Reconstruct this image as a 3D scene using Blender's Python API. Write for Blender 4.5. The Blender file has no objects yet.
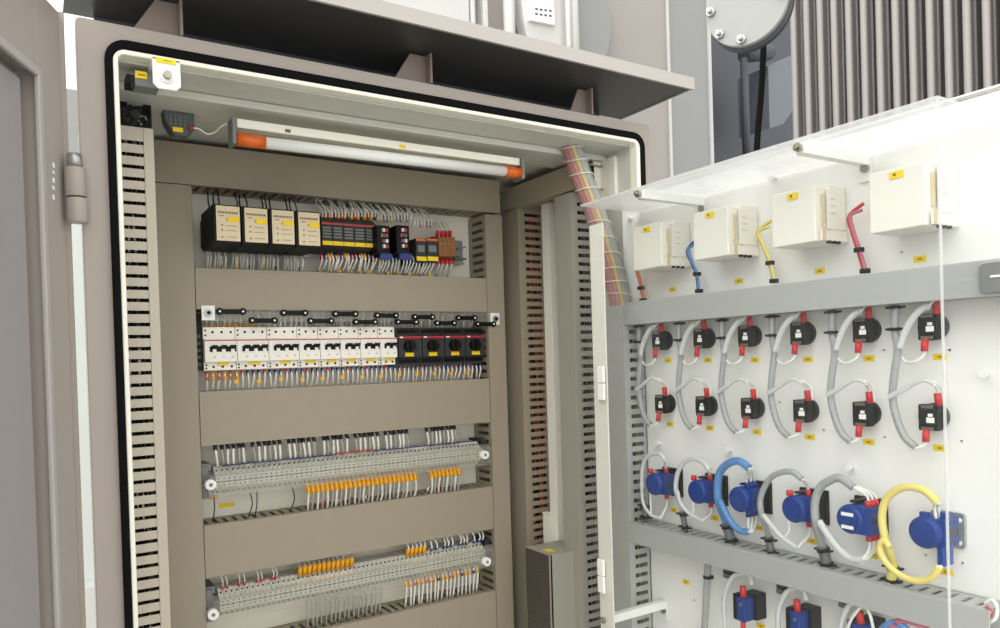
import bpy, bmesh, math, random
from mathutils import Vector, Matrix
random.seed(7)
H = 1.5            # height of the lens above the ground; the numbers below are measured from the lens, in metres
# ------------------------------------------------------------------ camera
FPX, CXP, CYP = 745.0, 500.0, 367.0
YAW, PIT, ROL = [math.radians(a) for a in (32.2, -0.65, -1.73)]
fw = Vector((math.sin(YAW)*math.cos(PIT), math.cos(YAW)*math.cos(PIT), math.sin(PIT)))
rt = Vector((math.cos(YAW), -math.sin(YAW), 0)); up = rt.cross(fw)
R2 = math.cos(ROL)*rt + math.sin(ROL)*up; U2 = -math.sin(ROL)*rt + math.cos(ROL)*up
cam = bpy.data.cameras.new('camera'); camo = bpy.data.objects.new('camera', cam)
bpy.context.scene.collection.objects.link(camo)
camo.matrix_world = Matrix(((R2.x, U2.x, -fw.x, 0), (R2.y, U2.y, -fw.y, 0), (R2.z, U2.z, -fw.z, H), (0, 0, 0, 1)))
cam.sensor_width = 36; cam.lens = 36*FPX/1000; cam.shift_y = (CYP-314)/1000; cam.clip_start = .02
bpy.context.scene.camera = camo
# ------------------------------------------------------------------ light
sc = bpy.context.scene
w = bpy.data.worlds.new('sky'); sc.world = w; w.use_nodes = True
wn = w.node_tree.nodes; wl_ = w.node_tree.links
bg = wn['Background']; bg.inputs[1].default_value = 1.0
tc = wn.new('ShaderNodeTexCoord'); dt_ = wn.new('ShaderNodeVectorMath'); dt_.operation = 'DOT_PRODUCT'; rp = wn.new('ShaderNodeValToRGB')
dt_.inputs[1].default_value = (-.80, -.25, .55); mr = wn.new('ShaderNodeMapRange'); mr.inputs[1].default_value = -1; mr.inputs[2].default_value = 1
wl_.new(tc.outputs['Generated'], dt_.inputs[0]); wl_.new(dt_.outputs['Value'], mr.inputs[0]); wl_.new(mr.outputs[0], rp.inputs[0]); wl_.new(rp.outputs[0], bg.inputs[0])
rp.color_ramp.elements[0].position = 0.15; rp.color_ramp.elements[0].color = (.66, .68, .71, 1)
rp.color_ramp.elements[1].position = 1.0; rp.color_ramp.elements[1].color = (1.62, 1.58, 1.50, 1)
sun = bpy.data.lights.new('sun', 'SUN'); sun.energy = .7; sun.angle = math.radians(60); sun.color = (1, .97, .93)
so = bpy.data.objects.new('sun', sun); sc.collection.objects.link(so)
so.rotation_euler = Vector((.80, .42, -.62)).to_track_quat('-Z', 'Y').to_euler()
sc.view_settings.view_transform = 'Standard'; sc.view_settings.look = 'None'
sc.view_settings.exposure = 0.5; sc.view_settings.gamma = 1; sc.view_settings.use_curve_mapping = False

# ------------------------------------------------------------------ helpers
def ray(u, v): return fw + R2*(u-CXP)/FPX - U2*(v-CYP)/FPX
def PX(u, v, X): q = ray(u, v); return q*(X/q.x)
def PY(u, v, Y): q = ray(u, v); return q*(Y/q.y)
def lin(c): return c/12.92 if c <= .04045 else ((c+.055)/1.055)**2.4
MATS = {}
def mat(name, rgb, rough=.5, metal=0, var=.04, scale=60, trans=0.0, bump=0.0, spec=.5):
    m = bpy.data.materials.new(name); m.use_nodes = True
    n = m.node_tree.nodes; l = m.node_tree.links; b = n['Principled BSDF']
    c = tuple(lin(x/255) for x in rgb)
    t = n.new('ShaderNodeTexCoord'); no = n.new('ShaderNodeTexNoise'); no.inputs['Scale'].default_value = scale; no.inputs['Detail'].default_value = 3
    mx = n.new('ShaderNodeMix'); mx.data_type = 'RGBA'
    mx.inputs[6].default_value = tuple(x*(1-var) for x in c)+(1,); mx.inputs[7].default_value = tuple(min(1, x*(1+var)) for x in c)+(1,)
    l.new(t.outputs['Object'], no.inputs['Vector']); l.new(no.outputs['Fac'], mx.inputs[0]); l.new(mx.outputs[2], b.inputs['Base Color'])
    b.inputs['Roughness'].default_value = rough; b.inputs['Metallic'].default_value = metal; b.inputs['Specular IOR Level'].default_value = spec
    if bump:
        bp = n.new('ShaderNodeBump'); bp.inputs['Strength'].default_value = bump; bp.inputs['Distance'].default_value = .001
        l.new(no.outputs['Fac'], bp.inputs['Height']); l.new(bp.outputs[0], b.inputs['Normal'])
    if trans:
        tr = n.new('ShaderNodeBsdfTransparent'); ms = n.new('ShaderNodeMixShader'); o = n['Material Output']
        ms.inputs[0].default_value = trans
        l.new(b.outputs[0], ms.inputs[1]); l.new(tr.outputs[0], ms.inputs[2]); l.new(ms.outputs[0], o.inputs[0])
    MATS[name] = m; return m
def sheet_mat(name, haze, tint=(.97, .98, .98), hz=(235, 238, 238)):
    m = bpy.data.materials.new(name); m.use_nodes = True
    n = m.node_tree.nodes; l = m.node_tree.links; n.remove(n['Principled BSDF']); o = n['Material Output']
    tr = n.new('ShaderNodeBsdfTransparent'); tr.inputs[0].default_value = tint+(1,)
    gl = n.new('ShaderNodeBsdfGlossy'); gl.inputs['Roughness'].default_value = .04
    df = n.new('ShaderNodeBsdfDiffuse'); df.inputs[0].default_value = tuple(lin(x/255) for x in hz)+(1,)
    lw = n.new('ShaderNodeLayerWeight'); lw.inputs['Blend'].default_value = .5
    pw = n.new('ShaderNodeMath'); pw.operation = 'POWER'; pw.inputs[1].default_value = 4; l.new(lw.outputs['Facing'], pw.inputs[0])
    fr = n.new('ShaderNodeMath'); fr.operation = 'MULTIPLY_ADD'; fr.inputs[1].default_value = .35; fr.inputs[2].default_value = .015; l.new(pw.outputs[0], fr.inputs[0])
    tl = n.new('ShaderNodeBsdfTranslucent'); tl.inputs[0].default_value = tuple(lin(x/255) for x in hz)+(1,); dm = n.new('ShaderNodeMixShader')
    t = n.new('ShaderNodeTexCoord'); no = n.new('ShaderNodeTexNoise'); no.inputs['Scale'].default_value = 6; no.inputs['Detail'].default_value = 4
    mu = n.new('ShaderNodeMath'); mu.operation = 'MULTIPLY'; mu.inputs[1].default_value = haze*2
    l.new(t.outputs['Object'], no.inputs['Vector']); l.new(no.outputs['Fac'], mu.inputs[0])
    m1 = n.new('ShaderNodeMixShader'); m2 = n.new('ShaderNodeMixShader')
    l.new(df.outputs[0], dm.inputs[1]); l.new(tl.outputs[0], dm.inputs[2]); l.new(mu.outputs[0], m1.inputs[0]); l.new(tr.outputs[0], m1.inputs[1]); l.new(dm.outputs[0], m1.inputs[2])
    l.new(fr.outputs[0], m2.inputs[0]); l.new(m1.outputs[0], m2.inputs[1]); l.new(gl.outputs[0], m2.inputs[2]); l.new(m2.outputs[0], o.inputs[0])
    MATS[name] = m; return m
TAUPE = mat('taupe_paint', (166, 157, 149), .45, var=.03, scale=8)
TAUPE_D = mat('taupe_door_paint', (172, 163, 157), .42, var=.03, scale=5)
SIDEP = mat('pale_side_paint', (206, 214, 210), .35, var=.03, scale=5)
CREAM = mat('cream_white_paint', (242, 241, 228), .4, var=.02)
INNER = mat('grey_inner_paint', (206, 207, 198), .45, var=.02)
DUCT = mat('beige_grey_plastic', (160, 150, 132), .5, var=.02)
DUCT2 = mat('grey_plastic', (166, 164, 153), .5, var=.02)
DUCTL = mat('light_beige_plastic', (192, 184, 168), .5, var=.02)
DUCTW = mat('light_grey_plastic', (178, 180, 177), .45, var=.02)
PLATE = mat('pale_plate_paint', (246, 242, 228), .5, var=.02)
WHITE = mat('white_paint', (251, 251, 248), .45, var=.015)
IVORY = mat('ivory_plastic', (246, 243, 233), .4, var=.015)
IVORYD = mat('dark_ivory_plastic', (215, 200, 165), .5)
BLACK = mat('black_plastic', (12, 11, 13), .5, var=.15, spec=.25)
RUB = mat('black_rubber', (9, 8, 9), .8, var=.1, spec=.15)
DKGREY = mat('dark_grey_plastic', (56, 57, 57), .5, var=.06, spec=.3)
MIDGREY = mat('mid_grey_plastic', (120, 124, 122), .5, var=.06)
STEEL = mat('galvanised_steel', (176, 180, 178), .38, .8, var=.15, scale=120)
BOLT = mat('zinc_bolt', (170, 165, 150), .3, .9)
YEL = mat('yellow_sticker', (252, 218, 10), .5, var=.02)
INK = mat('dark_print', (120, 100, 40), .6)
YSL = mat('yellow_sleeve', (246, 176, 10), .4, var=.05)
RED = mat('red_sleeve', (205, 40, 45), .4, var=.05)
DRED = mat('red_stripe', (196, 62, 56), .4)
POST = mat('dark_translucent_tube', (104, 108, 108), .4, var=.2, scale=200)
BLUE = mat('blue_plastic', (6, 56, 138), .45, var=.12, spec=.35)
DBLUE = mat('blue_sleeve', (35, 55, 125), .45)
LBLUE = mat('light_blue_tubing', (96, 150, 212), .3, var=.3, scale=220, trans=.15)
YTUBE = mat('yellow_tubing', (240, 222, 130), .35, var=.06, scale=200)
WTUBE = mat('clear_grey_tubing', (226, 229, 229), .25, var=.15, scale=260, trans=.25)
GTUBE = mat('grey_spiral_tubing', (176, 180, 180), .3, var=.2, scale=260, trans=.12)
WRAP = mat('clear_spiral_wrap', (176, 182, 180), .25, var=.1, trans=.68)
WIREW = mat('white_wire', (236, 236, 230), .4, var=.05)
WIREG = mat('grey_wire', (172, 171, 164), .45)
WIREK = mat('black_wire', (30, 30, 32), .5)
ORANGE = mat('orange_cap', (214, 98, 22), .3, var=.1)
ORW = mat('orange_wire', (224, 110, 60), .4)
PINK = mat('pink_wire', (196, 110, 130), .4)
YW = mat('yellow_wire', (226, 200, 90), .4)
TUBEL = mat('fluorescent_glass', (236, 238, 234), .25, var=.01)
BEIGEL = mat('beige_label', (228, 212, 178), .5, var=.03)
BROWN = mat('brown_terminal', (150, 98, 50), .5, var=.1)
TBG = mat('grey_terminal', (228, 226, 214), .45, var=.08)
GREEN = mat('green_part', (60, 90, 60), .5)
TANK = mat('tank_paint', (172, 167, 163), .5, var=.03, scale=2)
TANK2 = mat('tank_grey_paint', (158, 160, 160), .5, var=.03, scale=2)
TANKW = mat('white_tank_paint', (208, 208, 206), .45, var=.02)
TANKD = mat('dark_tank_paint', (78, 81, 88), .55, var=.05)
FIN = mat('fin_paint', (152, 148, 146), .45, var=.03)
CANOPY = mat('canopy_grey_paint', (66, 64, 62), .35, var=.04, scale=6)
TAUPE_G = mat('dark_taupe_paint', (138, 126, 118), .45, var=.03)
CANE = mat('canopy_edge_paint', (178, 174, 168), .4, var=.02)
CONC = mat('concrete', (176, 174, 168), .8, var=.12, scale=3)
PERF = mat('perforated_steel', (96, 90, 82), .5, .3)
CLEAR = sheet_mat('clear_acrylic', .018)
CLEAR_GLARE = sheet_mat('painted_glare_acrylic', .55, hz=(250, 250, 250))  # white haze painted in for reflections on the cover's top sheet
CLEARR = sheet_mat('clear_cover_strip', .16, hz=(240, 238, 226))
EDGE = mat('acrylic_edge', (228, 232, 231), .3, var=.02, trans=.5)

class MB:
    def __init__(s): s.v = []; s.f = []; s.m = []; s.sm = []; s.mi = 0
    def add(s, vs, fs, smooth=False):
        o = len(s.v); s.v += [Vector(v) for v in vs]
        for f in fs: s.f.append([o+i for i in f]); s.m.append(s.mi); s.sm.append(smooth)
    def mat(s, i): s.mi = i; return s
    def box(s, x0, x1, y0, y1, z0, z1):
        s.add([(x, y, z) for x in (x0, x1) for y in (y0, y1) for z in (z0, z1)],
              [(0, 1, 3, 2), (4, 6, 7, 5), (0, 4, 5, 1), (2, 3, 7, 6), (0, 2, 6, 4), (1, 5, 7, 3)]); return s
    def ob(s, o, a, b, c):   # box from corner o with edge vectors
        o, a, b, c = map(Vector, (o, a, b, c))
        s.add([o+i*a+j*b+k*c for i in (0, 1) for j in (0, 1) for k in (0, 1)],
              [(0, 1, 3, 2), (4, 6, 7, 5), (0, 4, 5, 1), (2, 3, 7, 6), (0, 2, 6, 4), (1, 5, 7, 3)]); return s
    def prism(s, poly, dvec):
        n = len(poly); p = [Vector(q) for q in poly]; d = Vector(dvec)
        s.add(p+[q+d for q in p], [tuple(range(n)), tuple(range(2*n-1, n-1, -1))]+[(i, (i+1) % n, n+(i+1) % n, n+i) for i in range(n)]); return s
    def tube(s, path, r, n=8, smooth=True, rib=0):
        p = [Vector(q) for q in path]; N = len(p)
        rs = r if isinstance(r, (list, tuple)) else [r*(1-rib*(i % 2)) for i in range(N)]
        vs = []; fs = []; prev = None
        for i in range(N):
            t = (p[min(i+1, N-1)]-p[max(i-1, 0)]).normalized()
            if prev is None:
                a = Vector((0, 0, 1)) if abs(t.z) < .9 else Vector((1, 0, 0)); a = (a-t*a.dot(t)).normalized()
            else: a = (prev-t*prev.dot(t)).normalized()
            prev = a; b = t.cross(a)
            for k in range(n):
                g = 2*math.pi*(k+.5)/n; vs.append(p[i]+(a*math.cos(g)+b*math.sin(g))*rs[i])
        for i in range(N-1):
            for k in range(n):
                fs.append((i*n+k, i*n+(k+1) % n, (i+1)*n+(k+1) % n, (i+1)*n+k))
        s.add(vs, fs, smooth); o = len(s.v)-len(vs)
        s.f.append([o+k for k in range(n)][::-1]); s.m.append(s.mi); s.sm.append(False)
        s.f.append([o+(N-1)*n+k for k in range(n)]); s.m.append(s.mi); s.sm.append(False); return s
    def cyl(s, a, b, r, n=16, r2=None): return s.tube([a, b], [r, r if r2 is None else r2], n)
    def build(s, name, mats, parent=None, origin=None, bev=0):
        if not isinstance(mats, (list, tuple)): mats = [mats]
        if origin is None:
            lo = [min(v[i] for v in s.v) for i in range(3)]; hi = [max(v[i] for v in s.v) for i in range(3)]
            origin = Vector(((lo[0]+hi[0])/2, (lo[1]+hi[1])/2, lo[2]))
        origin = Vector(origin)
        me = bpy.data.meshes.new(name); me.from_pydata([v-origin for v in s.v], [], s.f)
        for m in mats: me.materials.append(m)
        for i, pl in enumerate(me.polygons): pl.material_index = s.m[i]; pl.use_smooth = s.sm[i]
        bm = bmesh.new(); bm.from_mesh(me); bmesh.ops.recalc_face_normals(bm, faces=bm.faces); bm.to_mesh(me); bm.free()
        o = bpy.data.objects.new(name, me); sc.collection.objects.link(o)
        W[o.name] = origin
        if parent: o.parent = parent; o.location = origin-W[parent.name]
        else: o.location = origin+Vector((0, 0, H))
        if bev:
            b = o.modifiers.new('bevel', 'BEVEL'); b.width = bev; b.segments = 2; b.limit_method = 'ANGLE'
        return o
W = {}
def tag(o, label, cat, group=None, kind=None):
    if label: o['label'] = label
    if cat: o['category'] = cat
    if group: o['group'] = group
    if kind: o['kind'] = kind
    return o
def thing(name, loc, label, cat, group=None):
    o = bpy.data.objects.new(name, None); sc.collection.objects.link(o); o.empty_display_size = .02
    W[o.name] = Vector(loc); o.location = Vector(loc)+Vector((0, 0, H)); return tag(o, label, cat, group)
def copy_tree(o, d=None, label=None, parent=None):
    c = o.copy(); sc.collection.objects.link(c); W[c.name] = W[o.name]+Vector(d or (0, 0, 0)) if True else None
    if parent: c.parent = parent; c.matrix_parent_inverse = o.matrix_parent_inverse.copy()
    else:
        c.location = o.location+Vector(d)
        if label: c['label'] = label
    for ch in list(o.children): copy_tree(ch, d, None, c)
    return c
def smooth_path(pts, k=6):
    p = [Vector(q) for q in pts]; out = []
    for i in range(len(p)-1):
        a, b, c, d = p[max(i-1, 0)], p[i], p[i+1], p[min(i+2, len(p)-1)]
        for j in range(k):
            t = j/k
            out.append(.5*((2*b)+(c-a)*t+(2*a-5*b+4*c-d)*t*t+(3*b-a-3*c+d)*t**3))
    out.append(p[-1]); return out
def rrect(x0, x1, z0, z1, r, n=6):
    P = []
    for cx, cz, a0 in ((x1-r, z1-r, 0), (x0+r, z1-r, 90), (x0+r, z0+r, 180), (x1-r, z0+r, 270)):
        for k in range(n+1):
            a = math.radians(a0+90*k/n); P.append((cx+r*math.cos(a), cz+r*math.sin(a)))
    return P
def ring(mb, outer, inner, y0, y1):
    n = len(outer)
    vs = [(x, y0, z) for x, z in outer]+[(x, y0, z) for x, z in inner]+[(x, y1, z) for x, z in outer]+[(x, y1, z) for x, z in inner]
    fs = []
    for i in range(n):
        j = (i+1) % n
        fs += [(i, j, n+j, n+i), (2*n+i, 3*n+i, 3*n+j, 2*n+j), (i, 2*n+i, 2*n+j, j), (n+i, n+j, 3*n+j, 3*n+i)]
    mb.add(vs, fs)

# ------------------------------------------------------------------ ground
g = MB(); g.box(-6, 8, -6, 9, -H-.1, -H); o = g.build('floor', CONC); o['kind'] = 'structure'

# ------------------------------------------------------------------ cabinet
BOT = -1.25; YF = 1.12
cab = thing('electrical_cabinet', (.57, 1.3, -H), 'large taupe electrical cabinet with black door seal and cream inner lip, full of wiring', 'cabinet')
m = MB()
m.box(.0886, .094, YF+.02, 1.60, BOT, .455); m.box(1.058, 1.063, YF+.02, 1.60, BOT, .455)
m.box(.0886, 1.063, 1.595, 1.60, BOT, .455); m.box(.0886, 1.063, YF+.02, 1.60, .450, .455); m.box(.0886, 1.063, YF+.02, 1.6, BOT, BOT+.01)
m.build('cabinet_shell', SIDEP, cab)
m = MB(); ring(m, rrect(.0636, 1.083, BOT, .466, .006), rrect(.098, 1.060, BOT+.06, .437, .035), YF, YF+.02)
m.build('front_frame', TAUPE, cab, bev=.002)
m = MB(); ring(m, rrect(.0960, 1.0610, BOT+.05, .4435, .028), rrect(.1055, 1.047, BOT+.075, .4300, .018), YF-.010, YF+.004)
m.build('door_seal', RUB, cab, bev=.003)
m = MB(); ring(m, rrect(.1055, 1.0465, BOT+.075, .4295, .016), rrect(.1120, 1.037, BOT+.085, .4225, .008), YF-.010, YF+.012)
m.build('cream_lip', CREAM, cab, bev=.002)
m = MB()
m.box(.107, .111, YF+.012, 1.54, BOT+.08, .42); m.box(1.038, 1.042, YF+.012, 1.54, BOT+.08, .42)
m.box(.107, 1.042, YF+.012, 1.54, .42, .424); m.box(.107, 1.042, 1.535, 1.54, BOT+.08, .42); m.box(.107, 1.042, YF+.03, 1.54, BOT+.076, BOT+.08)
m.build('inner_lining', INNER, cab)
m = MB(); m.box(.112, 1.037, 1.203, 1.30, .4075, .4195); m.build('ceiling_rail', INNER, cab, bev=.002)
m = MB(); m.box(.125, 1.02, 1.5305, 1.5345, BOT+.12, .40); m.build('mounting_plate', PLATE, cab)
m = MB(); m.box(.10, 1.04, 1.16, 1.56, -H, BOT); m.build('plinth', TAUPE_D, cab)
# hinge on the left of the frame
hy = YF-.012
m = MB(); 
a = PY(75, 168, hy); b = PY(77, 197, hy); c = PY(77, 198.5, hy); d = PY(79, 223, hy)
for p, q in ((a, b), (c, d)): m.cyl(p, (p.x, p.y, q.z), .0125, 20)
hg = m.build('hinge', TAUPE, cab, bev=.001)
m = MB(); m.cyl((a.x, a.y, a.z), (a.x, a.y, a.z+.018), .009, 16); m.build('hinge_pin', STEEL, hg)
# side bracket near the right of the opening
m = MB(); m.box(1.012, 1.038, 1.215, 1.222, .31, .41); m.box(1.030, 1.038, 1.17, 1.222, .31, .41); m.build('side_bracket', CREAM, cab, bev=.001)
m = MB(); m.box(.999, 1.0119, 1.212, 1.226, .365, .398); m.build('door_switch_socket', BLACK, cab, bev=.002)
# lip plate with bolt
m = MB(); p = PY(152, 57, 1.10); q = PY(181, 92, 1.10)
poly = [(p.x, p.z), (q.x, p.z), (q.x, q.z+.006), (q.x-.006, q.z), (p.x+.006, q.z), (p.x, q.z+.006)]
m.prism([(x, 1.098, z) for x, z in poly], (0, .004, 0)); m.box(p.x, q.x, 1.098, 1.16, p.z-.003, p.z)
lp = m.build('earthing_plate', WHITE, cab, bev=.0008)
c = PY(167, 76, 1.096); m = MB(); m.cyl((c.x, 1.098, c.z), (c.x, 1.095, c.z), .0095, 20); m.mat(1).cyl((c.x, 1.095, c.z), (c.x, 1.088, c.z), .0055, 6)
m.build('bolt', [WHITE, BOLT], lp)
m = MB(); a = PY(156, 57, 1.097); b = PY(176, 65, 1.097); m.box(a.x, b.x, 1.0962, 1.0978, b.z, a.z); m.mat(1)
for k in range(3): m.box(a.x+.009+.0035*k, a.x+.0115+.0035*k, 1.0955, 1.0965, b.z+.0035, a.z-.0035)
m.build('yellow_sticker', [YEL, INK], lp)

# ------------------------------------------------------------------ canopy
can = thing('rain_canopy', (.6, 1.2, .52), 'grey sheet metal rain canopy with pale front edge jutting out over the cabinet', 'canopy')
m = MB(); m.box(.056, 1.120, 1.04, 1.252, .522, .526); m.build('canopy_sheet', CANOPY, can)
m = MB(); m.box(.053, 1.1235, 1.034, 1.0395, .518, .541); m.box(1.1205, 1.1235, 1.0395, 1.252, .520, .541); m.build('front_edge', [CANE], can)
for X, yb_g, yt_g in ((.197, 1.235, 1.16), (.590, 1.235, 1.16), (.9385, 1.235, 1.14)):
    m = MB(); m.prism([(X, 1.125, .468), (X, 1.125, .519), (X, yt_g, .5205), (X, yb_g, .468)], (-.003, 0, 0)); m.box(X-.004, X, 1.122, 1.125, .468, .519); w_ = .065 if X < .9 else .045; m.prism([(X-w_, 1.140, .468), (X-.003, 1.140, .468), (X-.003, 1.140, .519), (X-w_*.5, 1.140, .519)], (0, .003, 0))
    m.build('gusset', TAUPE_G, can, bev=.0008)
m = MB(); m.box(.095, 1.055, 1.243, 1.248, .4555, .5215); m.box(.095, 1.055, 1.243, 1.27, .4555, .459); m.build('rear_shade_plate', TANKD, can)  # added plate, blocks light from behind so the canopy underside stays dark

# ------------------------------------------------------------------ wiring ducts
def slotted(mb, O, L, D, Wv, length, depth, t, pitch, slot, a, b):
    O, L, D, Wv = map(Vector, (O, L, D, Wv))
    mb.ob(O, L*length, D*a, Wv*t); mb.ob(O+D*b, L*length, D*(depth-b), Wv*t)
    n = int(length/pitch); off = (length-n*pitch)/2
    if off > .0001: mb.ob(O+D*a, L*off, D*(b-a), Wv*t); mb.ob(O+D*a+L*(length-off), L*off, D*(b-a), Wv*t)
    for k in range(n): mb.ob(O+D*a+L*(off+k*pitch+slot), L*(pitch-slot), D*(b-a), Wv*t)
def duct(label, O, L, D, Wv, length, depth, width, material, ends=True, slot=.0078, a=.18, b=.80):
    """wiring duct: base at O, running along L, D points from base to lid, Wv across"""
    O, L, D, Wv = map(Vector, (O, L, D, Wv)); t = .0022
    base = O+L*length/2+Wv*width/2; z = min((O+L*length*i).z for i in (0, 1))
    th = thing('wiring_duct', base, label, 'wiring duct')
    m = MB(); m.ob(O, L*length, D*t, Wv*width)
    slotted(m, O, L, D, Wv, length, depth-.003, t, .018, slot, depth*a, depth*b)
    slotted(m, O+Wv*(width-t), L, D, Wv, length, depth-.003, t, .018, slot, depth*a, depth*b)
    m.build('slotted_body', material, th)
    m = MB(); e = .0015
    m.ob(O+D*(depth-.0028)-Wv*e, L*length, D*.0028, Wv*(width+2*e))
    m.ob(O+D*(depth-.014)-Wv*e, L*length, D*.012, Wv*.0013); m.ob(O+D*(depth-.014)+Wv*(width+e-.0013), L*length, D*.012, Wv*.0013)
    m.build('duct_lid', material, th, bev=.0006)
    return th
YB, YC = 1.5304, 1.45
X, Y, Z = (1, 0, 0), (0, 1, 0), (0, 0, 1); nX, nY = (-1, 0, 0), (0, -1, 0)
dp = YB-YC
duct('beige-grey wiring duct across the very top of the back panel', (.190, YB, .336), X, nY, Z, .737, dp, .072, DUCT)
duct('wide left upright wiring duct on the cabinet back wall', (.185, YB, BOT+.1), Z, nY, X, 1.483, dp, .0725, DUCT)
for z0, z1, nm in ((.1085, .182, 'first horizontal wiring duct, between the relays and the circuit breakers'), (-.143, -.046, 'second horizontal wiring duct, just under the circuit breakers'),
                   (-.387, -.2927, 'third horizontal wiring duct, between the two terminal strips'), (-.625, -.531, 'lowest horizontal wiring duct, below the lower terminal strip')):
    duct('beige-grey '+nm, (.260, YB, z0), X, nY, Z, .6236, dp, z1-z0, DUCT)
duct('right upright wiring duct on the cabinet back wall', (.8868, YB, BOT+.1), Z, nY, X, 1.480, dp, .0425, DUCT)
duct('slotted wiring duct against the left side wall beside the cream lip', (.112, 1.222, BOT+.1), Z, X, Y, 1.510, .055, .11, DUCTL, slot=.0055, a=.10, b=.80)
duct('rear wiring duct of the pair on the right side wall', (1.0378, 1.4375, BOT+.1), Z, nX, Y, 1.500, .0728, .063, DUCT, a=.12, b=.72)
duct('front wiring duct of the pair on the right side wall', (1.0378, 1.238, BOT+.1), Z, nX, Y, 1.493, .0728, .053, DUCT2, a=.10, b=.75)

duct('short horizontal wiring duct high on the right side wall above the upright pair', (1.0378, 1.205, .348), Y, nX, Z, .300, .0728, .050, DUCT)

def bundle(label, x0, x1, y0, y1, z0, z1, mats, n, r=.0016):
    m = MB()
    for k in range(n):
        m.mat(random.randrange(len(mats))); x = random.uniform(x0, x1); y = random.uniform(y0, y1)
        pts = [(min(max(x+random.uniform(-.006, .006), x0), x1), min(max(y+random.uniform(-.005, .005), y0), y1), z0+(z1-z0)*i/14) for i in range(15)]
        m.tube(pts, r, 5)
    tag(m.build('wire_bundle', mats), label, 'wires', kind='stuff')
bundle('dark wires with a few red ones inside the left side wall duct', .118, .155, 1.24, 1.29, BOT+.11, .35, [WIREK, WIREK, WIREK, WIREK, ORW], 16)
bundle('red and dark wires inside the rear duct of the right side wall', .985, 1.03, 1.445, 1.47, BOT+.11, .34, [WIREK, WIREK, ORW, WIREK], 18)
bundle('dark wires inside the front duct of the right side wall', .985, 1.03, 1.245, 1.27, BOT+.11, .335, [WIREK, WIREK, PINK], 12)

# ------------------------------------------------------------------ side wall extras
m = MB(); p = PX(548, 205, 1.02); q = PX(555.5, 205, 1.02)
m.box(1.0, 1.0375, q.y, p.y, -.70, p.z)
tag(m.build('cable_channel', IVORY, bev=.001), 'slim off-white upright channel between the two side wall ducts', 'channel')
c = PY(528, 205, 1.505); m = MB(); m.cyl((c.x, 1.53, c.z), (c.x, 1.50, c.z), .008, 16); m.mat(1).cyl((c.x, 1.50, c.z), (c.x, 1.495, c.z), .005, 6)
tag(m.build('bolt', [WHITE, BOLT]), 'white washer and bolt high in the right rear corner of the cabinet', 'bolt')
# space heater guard
hx = .905; a = PX(526, 560, hx); b = PX(550, 560, hx)
ht = thing('heater_guard', (hx+.04, (a.y+b.y)/2, BOT+.1), 'dark perforated metal heater guard low by the right side wall', 'heater')
m = MB(); zt = PX(550, 556, hx).z; zb = -.95
n = 26; mz = 44; y0, y1 = b.y, a.y
m.box(hx+.012, hx+.015, y0, y1, zb, zt)
for k in range(n+1):
    yy = y0+(y1-y0)*k/n; m.box(hx, hx+.0015, yy-.0009, yy+.0009, zb, zt)
zz = zb
while zz < zt: m.box(hx+.0002, hx+.0013, y0, y1, zz, zz+.0028); zz += .0065
m.build('perforated_panel', PERF, ht)
m = MB(); m.box(hx, 1.0, y0-.0015, y0, zb, zt); m.box(hx, 1.0, y1, y1+.0015, zb, zt); m.box(hx, 1.0, y0, y1, zt, zt+.0015); m.box(hx-.001, hx+.004, y0-.0015, y0+.003, zb, zt)
m.build('guard_casing', DUCT2, ht)
m = MB(); m.box(hx+.012, hx+.030, y0+.02, y0+.045, zt+.0016, zt+.0022); m.build('yellow_sticker', YEL, ht)
# small white terminal parts above the heater guard
p0 = PX(549, 500, .99)
m = MB(); m.box(.985, .9995, p0.y-.006, p0.y+.02, p0.z-.11, p0.z-.035); m.box(.985, .9995, p0.y-.006, p0.y+.022, p0.z-.034, p0.z-.030)
ths = tag(m.build('thermostat', IVORY, bev=.001), 'slim off-white thermostat strip just above the perforated heater guard', 'thermostat')
c = PY(549, 534, 1.42); m = MB(); m.cyl((c.x, 1.43, c.z), (c.x, 1.418, c.z), .009, 18); m.mat(1).cyl((c.x, 1.418, c.z), (c.x, 1.412, c.z), .004, 10)
m.build('thermostat_knob', [WHITE, STEEL], ths)

# ------------------------------------------------------------------ lamp
lamp = thing('tube_lamp', (.56, 1.22, .355), 'white tube lamp with orange end caps under the cabinet ceiling', 'lamp')
m = MB(); m.box(.287, .824, 1.212, 1.236, .377, .3915); m.build('batten', CREAM, lamp, bev=.002)
m = MB(); m.box(.279, .286, 1.208, 1.24, .350, .392); m.build('lamp_holder', MIDGREY, lamp, bev=.002)
m = MB(); m.box(.824, .831, 1.205, 1.24, .350, .392); m.build('lamp_holder', MIDGREY, lamp, bev=.002)
zt_ = .3625
m = MB(); m.cyl((.329, 1.214, zt_-.004), (.790, 1.214, zt_-.0005), .0095, 24); m.build('glass_tube', TUBEL, lamp)
for x0, x1, zz in ((.286, .330, zt_-.004), (.789, .824, zt_-.0005)):
    m = MB(); m.cyl((x0, 1.214, zz), (x1, 1.214, zz), .0105, 24); m.mat(1).cyl((x0-.006, 1.214, zz), (x0, 1.214, zz), .005, 10); m.build('end_cap', [ORANGE, WHITE], lamp)
m = MB(); m.box(.566, .578, 1.2112, 1.2118, .379, .385); m.build('yellow_sticker', YEL, lamp)
m = MB(); m.box(.363, .372, 1.2108, 1.2118, .3795, .3845); m.build('clip', INK, lamp)
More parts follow.
